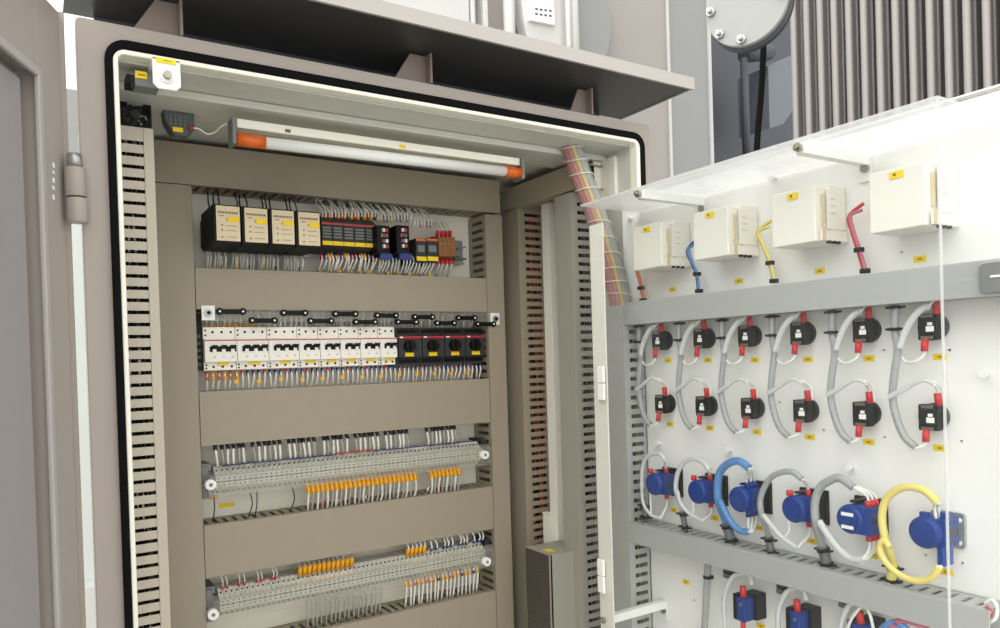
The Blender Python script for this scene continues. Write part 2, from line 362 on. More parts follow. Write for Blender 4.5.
# items in the top left corner
m = MB(); a = PY(162, 103, 1.27); b = PY(195, 137, 1.27)
dt = thing('door_contact_switch', ((a.x+b.x)/2, 1.28, b.z), 'dark grey moulded switch with a yellow sticker under the left end of the ceiling', 'switch')
m.prism([(a.x, 1.27, a.z), (b.x, 1.27, a.z), (b.x, 1.27, b.z+.012), (b.x-.012, 1.27, b.z), (a.x+.016, 1.27, b.z), (a.x+.004, 1.27, b.z+.02)], (0, .03, 0))
m.build('switch_body', mat('slate_plastic', (84, 90, 90), .5), dt, bev=.0015)
m = MB()
for k, xx in enumerate((.010, .021)): m.box(a.x+xx, a.x+xx+.007, 1.2685, 1.2698, a.z-.009, a.z-.005)
m.mat(1)
for xx in (.004, .034): m.cyl((a.x+xx+.001, 1.2698, a.z-.007), (a.x+xx+.001, 1.2675, a.z-.007), .0018, 8)
m.mat(2)
for i in range(4):
    for j in range(3): m.box(a.x+.010+.007*i, a.x+.0125+.007*i, 1.2680, 1.2698, a.z-.020-.006*j, a.z-.0165-.006*j)
m.build('terminals', [BLACK, WHITE, MIDGREY], dt)
m = MB(); m.box(a.x+.014, a.x+.029, 1.2670, 1.2676, b.z+.004, b.z+.011); m.build('yellow_sticker', YEL, dt)
m = MB(); pts = [PY(u, v, 1.262) for u, v in ((192, 128), (199, 129), (207, 134), (215, 132), (222, 126), (231, 122))]
m.tube(smooth_path(pts), .0014, 6)
wz = tag(m.build('lamp_cable', WIREW), 'thin white wavy cable linking the corner switch to the tube lamp', 'cable')
m = MB(); m.cyl(pts[0]+Vector((-.004, 0, 0)), pts[0]+Vector((.002, 0, 0)), .0028, 8); m.build('red_sleeve', RED, wz)
a = PY(119, 95, 1.26); b = PY(152, 131, 1.26)
fn = thing('cooling_fan', ((a.x+b.x)/2, 1.27, b.z), 'black square fan unit in the top left corner of the cabinet', 'fan')
m = MB(); cx, cz = (a.x+b.x)/2, (a.z+b.z)/2; hw = (b.x-a.x)/2
ring(m, rrect(a.x, b.x, b.z, a.z, .003), [(cx+hw*.86*math.cos(math.radians(45-45+t)), cz+hw*.86*math.sin(math.radians(t))) for t in [90*i/6+90*j for j in range(4) for i in range(7)]], 1.26, 1.285)
m.build('fan_housing', BLACK, fn)
m = MB(); m.cyl((cx, 1.264, cz), (cx, 1.28, cz), hw*.32, 18)
for k in range(7):
    t = 2*math.pi*k/7; e = Vector((math.cos(t), 0, math.sin(t))); s_ = Vector((-math.sin(t), 0, math.cos(t)))
    m.ob(Vector((cx, 1.268, cz))+e*hw*.3, e*hw*.5, s_*.010+Vector((0, .006, 0)), (0, .001, 0))
m.build('fan_blades', DKGREY, fn)
m = MB(); m.ob((a.x-.002, 1.255, a.z+.002), (.03, 0, -.002), (0, .03, 0), (0, 0, .010)); m.build('fan_bracket', MIDGREY, fn)
CBY = 1.135; a = PY(134, 69, CBY); b = PY(153, 88, CBY)
cb = thing('contact_block', ((a.x+b.x)/2, CBY, b.z), 'small pale grey contact block with yellow sticker beside the white bolt plate', 'contact block')
m = MB(); m.box(a.x, b.x+.008, CBY, CBY+.03, b.z, a.z-.004); m.build('block_body', MIDGREY, cb, bev=.001)
m = MB(); m.box(a.x-.010, a.x, CBY-.001, CBY+.03, b.z+.001, a.z-.008); m.box(a.x-.006, a.x-.001, CBY-.005, CBY+.01, b.z-.006, b.z+.012); m.build('plunger', BLACK, cb, bev=.001)
m = MB(); m.box(a.x+.001, a.x+.016, CBY-.0015, CBY-.0005, a.z-.012, a.z-.002); m.mat(1)
for k in range(3): m.box(a.x+.005+.003*k, a.x+.007+.003*k, CBY-.002, CBY-.0013, a.z-.008, a.z-.006)
m.build('yellow_sticker', [YEL, INK], cb)

# ------------------------------------------------------------------ wires
FAR = MB(); FARM = [WIREW, WIREG, WIREK, YW, YSL, ORANGE, RED, DBLUE, PINK]
def wire(pts, sleeve, label, group, r=.0011, wm=WIREW, sl=.011, sr=.0021, at_end=False, n=6, far=False):
    p = smooth_path(pts, 3)
    e, f = (Vector(pts[-1]), Vector(pts[-2])) if at_end else (Vector(pts[0]), Vector(pts[1])); d = (f-e).normalized()
    if far:
        FAR.mat(FARM.index(wm)).tube(p, r, 5)
        if sleeve: FAR.mat(FARM.index(sleeve)).cyl(e, e+d*sl, sr, 6)
        return
    m = MB(); m.tube(p, r, n); o = tag(m.build('wire', wm), label, 'wire', group)
    if sleeve: m = MB(); m.cyl(e, e+d*sl, sr, 7); m.build('sleeve', sleeve, o)
    return o
CN = {DBLUE: 'blue sleeve', RED: 'red sleeve', YSL: 'yellow sleeve', PINK: 'pink sleeve'}
def rw(a): return random.uniform(-a, a)
# ------------------------------------------------------------------ row 1 : monitoring relays
YR = 1.375
fr = [(216, 241.3), (245.3, 269), (272, 295), (298.3, 320.5)]
rel = None; ordn = ['leftmost black relay with beige label, its side face in view', 'second black relay from the left with beige label', 'third black relay from the left with beige label', 'fourth black relay with beige label, beside the slim relay sockets']
x_prev = PY(216, 225, YR).x
w0 = (PY(320.5, 230, YR).x-PY(216, 230, YR).x)
pitch = (PY(298.3, 230, YR).x-PY(216, 230, YR).x)/3
zt1, zb1 = PY(216, 205, YR).z, PY(216, 240, YR).z
rt_ = thing('monitoring_relay', (x_prev+pitch/2, 1.45, zb1), ordn[0], 'relay', 'black relays in the top row')
m = MB(); m.box(x_prev-.004, x_prev+pitch-.0055, YR+.004, 1.485, zb1-.005, zt1+.003)
m.build('relay_housing', BLACK, rt_, bev=.002)
m = MB(); m.box(x_prev-.001, x_prev+pitch-.009, 1.486, 1.512, zb1+.004, zt1-.006); m.build('relay_socket', DKGREY, rt_, bev=.001)
m = MB(); xa, xb = x_prev, x_prev+pitch-.0075; m.box(xa+.001, xb, YR+.001, YR+.0035, zb1, zt1); m.mat(1)
hh = zt1-zb1; ww = xb-xa
for k in range(9): m.box(xa+.004+k*ww*.095, xa+.004+k*ww*.095+ww*.06, YR+.0005, YR+.0015, zt1-hh*.22, zt1-hh*.16)
for zf in (.36, .40, .56, .70, .88):
    m.box(xa+ww*.42, xa+ww*.86, YR+.0005, YR+.0015, zt1-hh*(zf+.012), zt1-hh*zf)
for zf in (.55, .70, .90): m.cyl((xa+ww*.25, YR+.001, zt1-hh*zf), (xa+ww*.25, YR-.0005, zt1-hh*zf), .0014, 8)
m.box(xa+ww*.15, xa+ww*.35, YR+.0005, YR+.0015, zt1-hh*.3, zt1-hh*.28)
m.build('beige_label', [BEIGEL, INK], rt_)
m = MB(); m.box(xa+ww*.5, xb-.001, YR-.0005, YR+.0009, zt1-hh*.45, zt1-hh*.30); m.build('yellow_sticker', YEL, rt_)
for k in range(1, 4): copy_tree(rt_, (pitch*k, 0, 0), ordn[k])
for k in range(4):
    xx = x_prev+pitch*k
    for j in range(3):
        x0_ = xx+.006+.009*j
        wire([(x0_, 1.49, zt1-.004), (x0_+.002, 1.47, zt1+.014), (x0_+.006+rw(.003), 1.485, zt1+.030), (x0_+.007, 1.50, .337)], None, 'thin black wire rising from a black relay into the top duct', 'black wires above the black relays', wm=WIREK, far=True, r=.0014)
    for j in range(4):
        for dx_ in (.004, .0065): wire([(xx+.002+.010*j+dx_, 1.49, zb1), (xx+.002+.010*j+dx_+rw(.002), 1.472, zb1-.016), (xx+.002+.010*j+dx_+rw(.003), 1.482, .184)], None, '', '', wm=WIREW, r=.0014, far=True)
        x0_ = xx+.002+.010*j
        wire([(x0_, 1.49, zb1+.0), (x0_+rw(.002), 1.475, zb1-.014), (x0_+rw(.003), 1.488, .184)], [None, YSL, None, WIREK][j] if j != 1 else YSL,
             'thin wire dropping from a black relay into the first horizontal duct', 'wires below the black relays', wm=[WIREW, YW, WIREW, WIREG][j], at_end=True, sl=.014, sr=.0028, r=.0015, far=True)
# slim relay sockets
YS = 1.43
za, zb_ = PY(350, 217, YS).z, PY(350, 250, YS).z
def sock(u0, u1, label):
    a = PY(u0, 235, YS).x; b = PY(u1, 235, YS).x
    t = thing('slim_relay', ((a+b)/2, 1.47, zb_), label, 'relay', 'slim grey relays')
    m = MB(); m.prism([(a, YS+.02, zb_), (a, YS, zb_+.008), (a, YS, za-.012), (a, YS+.02, za), (a, 1.51, za), (a, 1.51, zb_)], (b-a-.0008, 0, 0)); m.build('relay_housing', DKGREY, t)
    m = MB(); m.box(a, b-.0008, YS-.0012, YS-.0002, za-.018, za-.0145); m.build('red_stripe', DRED, t)
    m = MB()
    for k in range(4): m.box(a+.002, b-.0035, YS-.001, YS-.0002, zb_+.022+.006*k, zb_+.0255+.006*k)
    m.build('window', MIDGREY, t)
    m = MB(); m.box(a+.0002, b-.001, YS-.0016, YS-.0002, zb_+.0075, zb_+.0155); m.build('yellow_sticker', YEL, t)
us = [322, 332.8, 343.6, 354.5, 365.5, 376.5]
for k in range(5): sock(us[k], us[k+1], 'slim dark grey red-striped relay, number %s of the five right of the beige labels' % ['one', 'two', 'three', 'four', 'five'][k])
# two taller relays
for k, (u0, u1) in enumerate(((377, 394), (396.5, 413.5))):
    yy = 1.405; a = PY(u0, 235, yy).x; b = PY(u1, 235, yy).x; z1 = PY(u0, 222, yy).z; z0 = PY(u0, 256, yy).z
    t = thing('contactor', ((a+b)/2, 1.46, z0), ['black contactor with red wires, left of the two in the top row', 'black contactor with red wires, right of the two in the top row'][k], 'contactor')
    m = MB(); m.box(a+.010, b, yy+.02, 1.51, z0+.002, z1-.002); m.box(a, a+.0105, yy, 1.50, z0+.006, z1-.006); m.build('contactor_body', BLACK, t, bev=.001)
    m = MB()
    for i in range(3):
        for j in range(4):
            m.mat((i+j) % 3); m.box(a+.013+.0065*i, a+.0175+.0065*i, yy+.014, yy+.0198, z1-.016-.011*j, z1-.009-.011*j)
    m.build('terminal_screws', [MIDGREY, WHITE, DRED], t)
    m = MB(); m.box(a+.011, b, yy+.012, yy+.02, z0-.004, z0+.008); m.build('blue_terminal_cover', DBLUE, t)
# small pair and brown block
for k, (u0, u1) in enumerate(((416, 426.5), (427, 438))):
    a = PY(u0, 245, YS).x; b = PY(u1, 245, YS).x; z1 = PY(u0, 238, YS).z; z0 = PY(u0, 262, YS).z
    t = thing('interface_relay', ((a+b)/2, 1.47, z0), ['small grey interface relay with yellow sticker, next to the black contactor', 'small grey interface relay with yellow sticker, next to the brown terminals'][k], 'relay')
    m = MB(); m.box(a, b-.001, YS, 1.51, z0, z1); m.build('relay_housing', DKGREY, t, bev=.001)
    m = MB(); m.box(a, b-.001, YS-.001, YS-.0002, z1-.006, z1-.001); m.build('red_stripe', ORANGE, t)
    m = MB(); m.box(a+.004, b-.005, YS-.001, YS-.0002, z0+.022, z0+.036); m.build('window', MIDGREY, t)
    m = MB(); m.box(a+.0002, b-.0012, YS-.0016, YS-.0002, z0+.003, z0+.012); m.build('yellow_sticker', YEL, t)
for k in range(4):
    u0 = 438.5+k*4.2; a = PY(u0, 245, YS+.02).x; b = PY(u0+4.0, 245, YS+.02).x; z1 = PY(u0, 237, YS+.02).z; z0 = PY(u0, 256, YS+.02).z
    m = MB(); m.prism([(a, YS+.05, z0-.006), (a, YS+.02, z0), (a, YS+.02, z1), (a, YS+.05, z1+.006), (a, 1.51, z1+.006), (a, 1.51, z0-.006)], (b-a, 0, 0))
    m.mat(1); m.cyl(((a+b)/2, YS+.021, (z0+z1)/2+.006), ((a+b)/2, YS+.019, (z0+z1)/2+.006), .0015, 8)
    tag(m.build('terminal_block', [BROWN, BOLT]), 'slim brown terminal block at the right end of the top row', 'terminal block', 'brown terminal blocks')
    xm = (a+b)/2
    wire([(xm, YS+.035, z1+.004), (xm+rw(.001), YS+.030, z1+.018), (xm+rw(.003), 1.485, z1+.038)], RED, 'white wire with red sleeve entering a brown terminal', 'red sleeved wires at the brown terminals', sl=.013, sr=.0042, r=.0017)
    wire([(xm, YS+.035, z0-.004), (xm+rw(.001), YS+.030, z0-.018), (xm+rw(.003), 1.485, z0-.040)], RED, 'white wire with red sleeve entering a brown terminal', 'red sleeved wires at the brown terminals', sl=.013, sr=.0042, r=.0017)
m = MB(); a = PY(457, 245, 1.46); m.box(a.x, a.x+.02, 1.47, 1.51, a.z-.03, a.z+.012); m.ob((a.x+.002, 1.46, a.z-.01), (.022, 0, .006), (0, .03, 0), (0, 0, .003)); m.ob((a.x+.002, 1.46, a.z-.026), (.022, 0, -.006), (0, .03, 0), (0, 0, .003))
tag(m.build('end_clamp', MIDGREY, bev=.001), 'grey end clamp closing the top row of relays on the right', 'clamp')
m = MB(); m.box(.29, .86, 1.515, 1.522, .225, .26); m.box(.29, .86, 1.51, 1.5125, .221, .227); m.box(.29, .86, 1.51, 1.5125, .258, .264)
tag(m.build('mounting_rail', STEEL), 'steel mounting rail behind the top row of relays', 'rail')
# wires above / below the slim relays
cols = [YSL, DBLUE, YSL, RED, DBLUE, None]
for k in range(34):
    u0 = 324+k*3.3; x0_ = PY(u0, 225, 1.44).x
    zz = PY(u0, 219, 1.44).z-(.004 if u0 > 378 else 0)-(.012 if u0 > 415 else 0)
    s_ = [DBLUE, YSL, RED, YSL][k % 4] if u0 < 378 else random.choice([None, DBLUE, None, YSL, PINK])
    wire([(x0_, 1.452, zz), (x0_+rw(.001), 1.448, zz+.016), (x0_+rw(.010), 1.475, min(zz+.040, .336)), (x0_+rw(.010), 1.49, .342)], s_, 'short pale wire with %s above the relays right of the black ones' % CN.get(s_, 'no sleeve'), 'wires above the slim relays and contactors', sl=.013, sr=.0032 if u0 < 378 else .0024, r=.0017, far=k % 3 == 2)
for k in range(34):
    u0 = 323+k*3.35; x0_ = PY(u0, 252, 1.44).x
    zz = PY(u0, 253, 1.44).z-(.004 if u0 > 378 else 0)-(.006 if u0 > 415 else 0)
    s_ = [RED, DBLUE, YSL, YSL, DBLUE][k % 5] if u0 < 378 else random.choice([DBLUE, DBLUE, YSL, None])
    wire([(x0_, 1.452, zz), (x0_+rw(.002), 1.442, zz-.014), (x0_+rw(.006), 1.470, .186)], s_, 'short pale wire with %s between relays and first horizontal duct' % CN.get(s_, 'no sleeve'), 'wires below the slim relays and contactors', sl=.015, sr=.0033 if u0 < 378 else .0026, r=.0017)
    if k % 3 == 0:
        m = MB(); m.box(x0_-.003, x0_+.008, 1.468, 1.469, .187, .193); tag(m.build('wire_tag', YEL if k % 2 else YSL), 'small yellow wire tag just above the first horizontal duct', 'tag', 'wire tags above the first duct')

# ------------------------------------------------------------------ row 2 : circuit breakers
YM = 1.455
bx = [.2734, .3322, .3916, .4511, .494, .5369, .5797, .6237, .6626]
bx = [x*YM/1.46 for x in bx]
Zr = dict(t1=.0750, t0=.0545, f1=.0515, f0=.0095, b0=-.0060)
names = ['white three-pole circuit breaker, leftmost in the breaker row', 'white three-pole circuit breaker, second from the left', 'white three-pole circuit breaker, third from the left',
         'white two-pole circuit breaker, first of five, next to the three-pole ones', 'white two-pole circuit breaker, second of five', 'white two-pole circuit breaker, middle one of five', 'white two-pole circuit breaker, fourth of five', 'white two-pole circuit breaker, last of five, next to the black motor starters']
def breaker(x0, x1, poles, label):
    t = thing('circuit_breaker', ((x0+x1)/2, 1.49, Zr['b0']), label, 'circuit breaker', 'three-pole breakers' if poles == 3 else 'two-pole breakers')
    aux = .0085*1.1; pw = (x1-x0-aux)/poles; g_ = .0005
    m = MB(); m.prism([(x0+g_, YM+.012, Zr['b0']), (x0+g_, YM+.012, Zr['f0']-.001), (x0+g_, YM, Zr['f0']), (x0+g_, YM, Zr['f1']), (x0+g_, YM+.012, Zr['f1']+.001), (x0+g_, YM+.012, Zr['t1']), (x0+g_, 1.522, Zr['t1']), (x0+g_, 1.522, Zr['b0'])], (x1-x0-2*g_, 0, 0))
    m.build('breaker_body', IVORY, t, bev=.0006)
    m = MB(); m.box(x0+g_, x1-g_, YM-.0004, YM+.0001, Zr['f1']-.003, Zr['f1']-.0008); m.build('red_stripe', DRED, t)
    m = MB()
    for k in range(poles):
        xc = x0+aux+pw*(k+.5)
        for zc in (Zr['t1']-.0095, Zr['b0']+.0065): m.cyl((xc, YM+.0125, zc), (xc, YM+.0112, zc), .0023, 10)
        m.box(xc-.0015, xc+.0015, YM-.0003, YM+.0002, Zr['f0']+.0085, Zr['f0']+.0098)
    for zc in (Zr['t1']-.006, Zr['t1']-.015, Zr['b0']+.004, Zr['b0']+.010): m.cyl((x0+aux*.5, YM+.0125, zc), (x0+aux*.5, YM+.0112, zc), .0018, 8)
    m.build('terminal_screws', BLACK, t)
    m = MB(); m.box(x0+aux, x1-.0015, YM-.0012, YM+.001, Zr['f1']-.023, Zr['f1']-.013)
    for k in range(poles): m.ob((x0+aux+pw*(k+.5)-.005, YM-.010, Zr['f1']-.015), (.010, 0, 0), (0, .010, .000), (0, 0, .0042))
    m.build('toggle_levers', BLACK, t, bev=.0006)
    m = MB()
    for k in range(poles): m.box(x0+aux+pw*(k+.5)-.0032, x0+aux+pw*(k+.5)+.0032, YM-.0025, YM-.001, Zr['f1']-.025, Zr['f1']-.018)
    m.build('white_markers', WHITE, t)
    m = MB(); xc = (x0+x1+aux)/2; m.box(xc-.010, xc+.010, YM+.0100, YM+.0118, Zr['f0']-.0065, Zr['f0']-.001); m.build('yellow_sticker', YEL, t)
for k in range(8): breaker(bx[k], bx[k+1], 3 if k < 3 else 2, names[k])
mx_ = [x*YM/1.46 for x in (.6650, .7215, .7769, .8303, .8800)]
for k in range(4):
    x0, x1 = mx_[k]+.001, mx_[k+1]
    t = thing('motor_starter', ((x0+x1)/2, 1.49, -.008), 'dark motor starter with round black knob, %s of four right of the breakers' % ['first', 'second', 'third', 'last'][k], 'motor starter', 'motor starters')
    m = MB(); m.prism([(x0, YM+.014, -.010), (x0, YM+.014, .006), (x0, YM, .008), (x0, YM, .054), (x0, YM+.014, .056), (x0, YM+.014, .072), (x0, 1.522, .072), (x0, 1.522, -.010)], (x1-x0-.001, 0, 0)); m.build('starter_body', DKGREY, t, bev=.0008)
    m = MB(); m.box(x0, x1-.001, YM-.0006, YM-.0001, .0495, .0535); m.mat(1).box(x0+.003, x0+.010, YM-.0012, YM-.0006, .050, .053); m.build('red_stripe', [RED, WHITE], t)
    m = MB(); xc = x0+(x1-x0)*.42; m.cyl((xc, YM, .033), (xc, YM-.012, .033), .0125, 24); m.box(xc-.0025, xc+.0025, YM-.018, YM-.012, .022, .044); m.build('rotary_knob', BLACK, t, bev=.0008)
    m = MB(); m.box(x0+.014, x0+.034, YM-.0016, YM-.0002, .0105, .0185); m.build('yellow_sticker', YEL, t)
    for zc in (.0645, .0):
        m = MB(); m.box(x0+.003, x1-.004, YM+.0136, YM+.0139, zc-.004, zc+.004)
        for i in range(4): m.cyl((x0+.009+.0125*i, YM+.0138, zc), (x0+.009+.0125*i, YM+.0128, zc), .0034, 10)
        m.build('terminal_row', BLACK, t)
m = MB(); m.box(.268, .89, 1.523, 1.528, .016, .05)
tag(m.build('mounting_rail', STEEL), 'steel mounting rail behind the circuit breakers', 'rail')
m = MB(); a = PY(190+26/6.25, 310, 1.47).x; m.box(.2585, .2715, 1.47, 1.52, -.005, .10); m.mat(1)
for k in range(5): m.box(.262, .269, 1.4685, 1.47, .055-.013*k, .061-.013*k)
tag(m.build('end_holder', [BLACK, GREEN], bev=.001), 'black end holder left of the circuit breakers', 'clamp')
# clear cover strip with clips above the breakers
a = PY(213, 305, YM-.005); b = PY(492, 322, YM-.005)
cv = thing('clear_cover_strip', ((a.x+b.x)/2, YM, .09), 'long clear plastic cover strip with black clips above the circuit breakers', 'cover strip')
m = MB(); m.box(.272, .885, YM-.004, YM-.002, .085, .112); m.box(.272, .885, YM-.002, YM+.04, .110, .112); m.build('clear_strip', CLEARR, cv)
for nm, uu, vv in (('l', 208, 313), ('r', 494.5, 319)):
    c = PY(uu, vv, YM-.006); m = MB(); m.box(c.x-.0115, c.x+.0115, YM-.009, YM-.006, c.z-.0135, c.z+.0135); m.mat(1)
    m.cyl((c.x, YM-.009, c.z), (c.x, YM-.013, c.z), .007, 16); m.mat(2).cyl((c.x, YM-.013, c.z), (c.x, YM-.016, c.z), .0035, 6)
    if nm == 'l': m.mat(1).box(c.x-.004, c.x+.004, YM-.006, 1.53, c.z-.004, c.z+.004)
    else: m.mat(1).box(c.x-.006, c.x, YM-.006, 1.45, c.z-.004, c.z+.004)
    m.build('end_bracket', [WHITE, STEEL, BLACK], cv)
def clip(u, v):
    c = PY(u, v, YM-.006); m = MB(); m.box(c.x-.024, c.x+.024, YM-.009, YM-.0045, c.z-.0048, c.z+.0042); m.mat(1)
    for s_ in (-1, 1): m.cyl((c.x+s_*.021, YM-.009, c.z), (c.x+s_*.021, YM-.0115, c.z), .0021, 8)
    m.mat(0)
    for s_ in (-1, 1): m.cyl((c.x+s_*.021, YM-.0045, c.z), (c.x+s_*.021, YM-.0105, c.z), .0066, 10)
    m.build('black_clip', [BLACK, WHITE], cv)
for u, v in ((231, 311.5), (263, 320.5), (294, 313), (320.5, 321), (345, 314), (365, 322), (386, 315.5), (406.5, 322), (423, 317), (445, 323), (466, 318), (485, 324)): clip(u, v)
# wires above and below the breakers
for k in range(56):
    x0_ = .282+k*.0107
    wire([(x0_, YM+.03, .074), (x0_+rw(.002), YM+.026, .088), (x0_+rw(.005), 1.480, .107)], None if k > 8 else YSL, 'thin pale wire behind the clear strip, above the breaker row', 'wires above the breakers', wm=random.choice([WIREW, WIREG, WIREW]), sl=.010, r=.0015, far=True)
for k in range(57):
    x0_ = .279+k*.0106
    s_ = (YSL if k % 2 else ORANGE) if k < 6 else [DBLUE, DBLUE, RED, DBLUE][k % 4]
    dv_ = 'the motor starters' if x0_ > .66 else 'the three-pole breaker number %s' % ['one', 'two', 'three'][min(2, int((x0_-.272)/.0592))] if x0_ < .449 else 'the two-pole breaker number %s' % ['one', 'two', 'three', 'four', 'five'][min(4, int((x0_-.449)/.0423))]
    cn = {DBLUE: 'blue', RED: 'red', YSL: 'yellow', ORANGE: 'orange'}[s_]
    wire([(x0_, YM+.022, -.009 if x0_ < .66 else -.012), (x0_+rw(.001), YM+.014, -.022), (x0_+rw(.004), 1.478, -.0455)], s_, 'white wire with %s sleeve under %s' % (cn, dv_), 'wires below the breakers', sl=.0095 if k > 5 else .018, sr=.0029, r=.0019)
for k in range(13):
    x0_ = .325+k*.042; m = MB(); zz = -.032+rw(.003); m.box(x0_, x0_+.008, YM+.004, YM+.005, zz, zz+.007)
    tag(m.build('wire_tag', YSL), 'small yellow tag on the wires under the breaker row', 'tag', 'wire tags under the breakers')

# ------------------------------------------------------------------ rows 3 and 4 : terminal strips
def terminal_row(zc, x0, x1, pitch, label, group, z_off=0, skip=()):
    n = int((x1-x0)/pitch)
    proto = None; p = .90*pitch
    for k in range(n):
        if k in skip: continue
        d = (k*pitch, 0, 0)
        if proto is None:
            m = MB(); X0 = x0
            m.prism([(X0, 1.515, zc-.026), (X0, 1.480, zc-.026), (X0, 1.462, zc-.012), (X0, 1.455, zc-.010), (X0, 1.455, zc+.010), (X0, 1.462, zc+.012), (X0, 1.480, zc+.026), (X0, 1.515, zc+.026)], (p, 0, 0))
            m.mat(1)
            for zz in (-.006, .006): m.cyl((X0+p/2, 1.4555, zc+zz), (X0+p/2, 1.4543, zc+zz), .0019, 8)
            m.mat(2); m.box(X0+p*.1, X0+p*.9, 1.4542, 1.4552, zc-.0015, zc+.0015)
            m.mat(1)
            for zz in (-.0195, .0195): m.cyl((X0+p/2, 1.4715, zc+zz), (X0+p/2, 1.469, zc+zz*1.03), .0019, 8)
            proto = tag(m.build('terminal_block', [TBG, DKGREY, DKGREY]), label, 'terminal block', group)
        else: copy_tree(proto, d)
def line_z(u0, v0, Yp): return PY(u0, v0, Yp).z
zu = (line_z(205, 481, 1.455)+line_z(478, 456, 1.455))/2
zl = (line_z(210, 603, 1.455)+line_z(400, 575, 1.455))/2
print('zu', zu, 'zl', zl)
terminal_row(zu, .285, .868, .0098, 'slim pale grey terminal block of the upper terminal strip', 'terminal blocks of the upper strip')
terminal_row(zl, .285, .868, .0098, 'slim pale grey terminal block of the lower terminal strip', 'terminal blocks of the lower strip')
for zc, nm in ((zu, 'upper'), (zl, 'lower')):
    m = MB(); m.box(.268, .882, 1.516, 1.524, zc-.018, zc+.018)
    tag(m.build('mounting_rail', STEEL), 'steel mounting rail behind the %s terminal strip' % nm, 'rail')
    t = thing('clear_cover_strip', (.575, 1.44, zc-.02), 'clear plastic cover over the %s terminal strip with round white screws' % nm, 'cover strip')
    m = MB(); m.box(.270, .876, 1.440, 1.442, zc-.026, zc+.014); m.ob((.270, 1.440, zc+.014), (.606, 0, 0), (0, .018, .006), (0, .0004, -.0015)); m.build('clear_strip', CLEARR, t)
    for uv_ in ((211, 485), (485.5, 455)) if nm == 'upper' else ((213.5, 615), (487.5, 562)):
        pp = PY(*uv_, 1.432); xx = (pp.x, pp.z-zc); m = MB(); m.cyl((xx[0], 1.449, zc+xx[1]), (xx[0], 1.432, zc+xx[1]), .0095, 20); m.mat(1).cyl((xx[0], 1.432, zc+xx[1]), (xx[0], 1.4315, zc+xx[1]), .0035, 10); m.build('round_screw', [WHITE, MIDGREY], t)
    m = MB(); m.box(.262, .2735, 1.465, 1.528, zc-.03, zc+.03); m.box(.262, .280, 1.47, 1.528, zc+.02, zc+.034); tag(m.build('end_holder', [BLACK] if nm == 'x' else [MIDGREY], bev=.001), 'grey end holder at the left of the %s terminal strip' % nm, 'clamp')
    m = MB(); m.box(.869, .884, 1.47, 1.528, zc-.028, zc+.030); tag(m.build('end_holder', DKGREY, bev=.001), 'dark end holder at the right of the %s terminal strip' % nm, 'clamp')
# upper strip: wires above come out of the duct slots
dz2 = -.143
cnt = 0
for k in range(60):
    x0_ = .290+k*.0098
    if .690 < x0_ < .728 or x0_ > .806: continue
    if k % 7 == 6 and x0_ < .7: continue
    wire([(x0_+.003, 1.474, zu+.027), (x0_+rw(.001), 1.462, zu+.038), (x0_+rw(.002)-.001, 1.466, dz2-.006), (x0_-.001, 1.472, dz2+.001)], WIREK, 'pale wire with black heel running from the second duct to the upper terminal strip', 'wires above the upper terminal strip', at_end=True, sl=.016, sr=.0038, r=.0025, wm=WIREG if k % 3 == 1 else WIREW)
for x0, x1, mm, z_ in ((.30, .52, DBLUE, .029), (.52, .60, RED, .031), (.60, .86, DBLUE, .029)):
    m = MB(); m.tube([(x0, 1.462, zu+z_), (x1, 1.462, zu+z_)], .0013, 6); tag(m.build('jumper_bar', mm), '%s jumper line along the top of the upper terminal strip, %s part' % ('red' if mm is RED else 'blue', {.30: 'left', .52: 'middle', .60: 'right'}[x0]), 'jumper')
ztop3 = -.2927
for k in range(60):
    x0_ = .290+k*.0098
    if not (.455 < x0_ < .695 or .728 < x0_ < .808): continue
    wire([(x0_+.004, 1.468, zu-.026), (x0_+.004, 1.460, zu-.040), (x0_+.004+rw(.002), 1.464, ztop3+.014), (x0_+.004+rw(.002), 1.470, ztop3-.002)], YSL, 'pale wire with yellow sleeve under the upper terminal strip', 'yellow sleeved wires under the upper terminal strip', sl=.019, sr=.0043, r=.0023, wm=WIREW if k % 2 else WIREG)
    if k % 3 == 0:
        m = MB(); m.tube([(x0_, 1.47, ztop3+.014), (x0_+rw(.003), 1.478, ztop3+.003)], .0022, 6); tag(m.build('wire_sleeve', random.choice([RED, WIREW, ORW])), 'short marker sleeve at the duct below the upper terminal strip', 'sleeve', 'marker sleeves below the upper strip')
for uu, vv, ss in ((213, 500, WIREW), (249, 505, WIREG), (256, 504, WIREG), (291, 500, WIREG)):
    p = PY(uu, vv, 1.475); wire([(p.x, 1.465, zu-.027), (p.x+rw(.003), 1.46, zu-.05), (p.x, 1.485, ztop3)], None, 'single dark thin wire under the left half of the upper terminal strip', 'single wires under the upper strip', wm=WIREK, far=True)
for uu, vv, w_ in ((227, 505, 14), (214, 497, 7)):
    p = PY(uu, vv, 1.5285); m = MB(); m.box(p.x-.014*w_/14, p.x+.014*w_/14, 1.5285, 1.530, p.z-.004, p.z+.004)
    tag(m.build('yellow_sticker', YEL if w_ == 14 else YSL), 'long yellow sticker on the back plate under the upper strip' if w_ == 14 else 'short orange-yellow sticker by the left end of the upper strip', 'sticker')
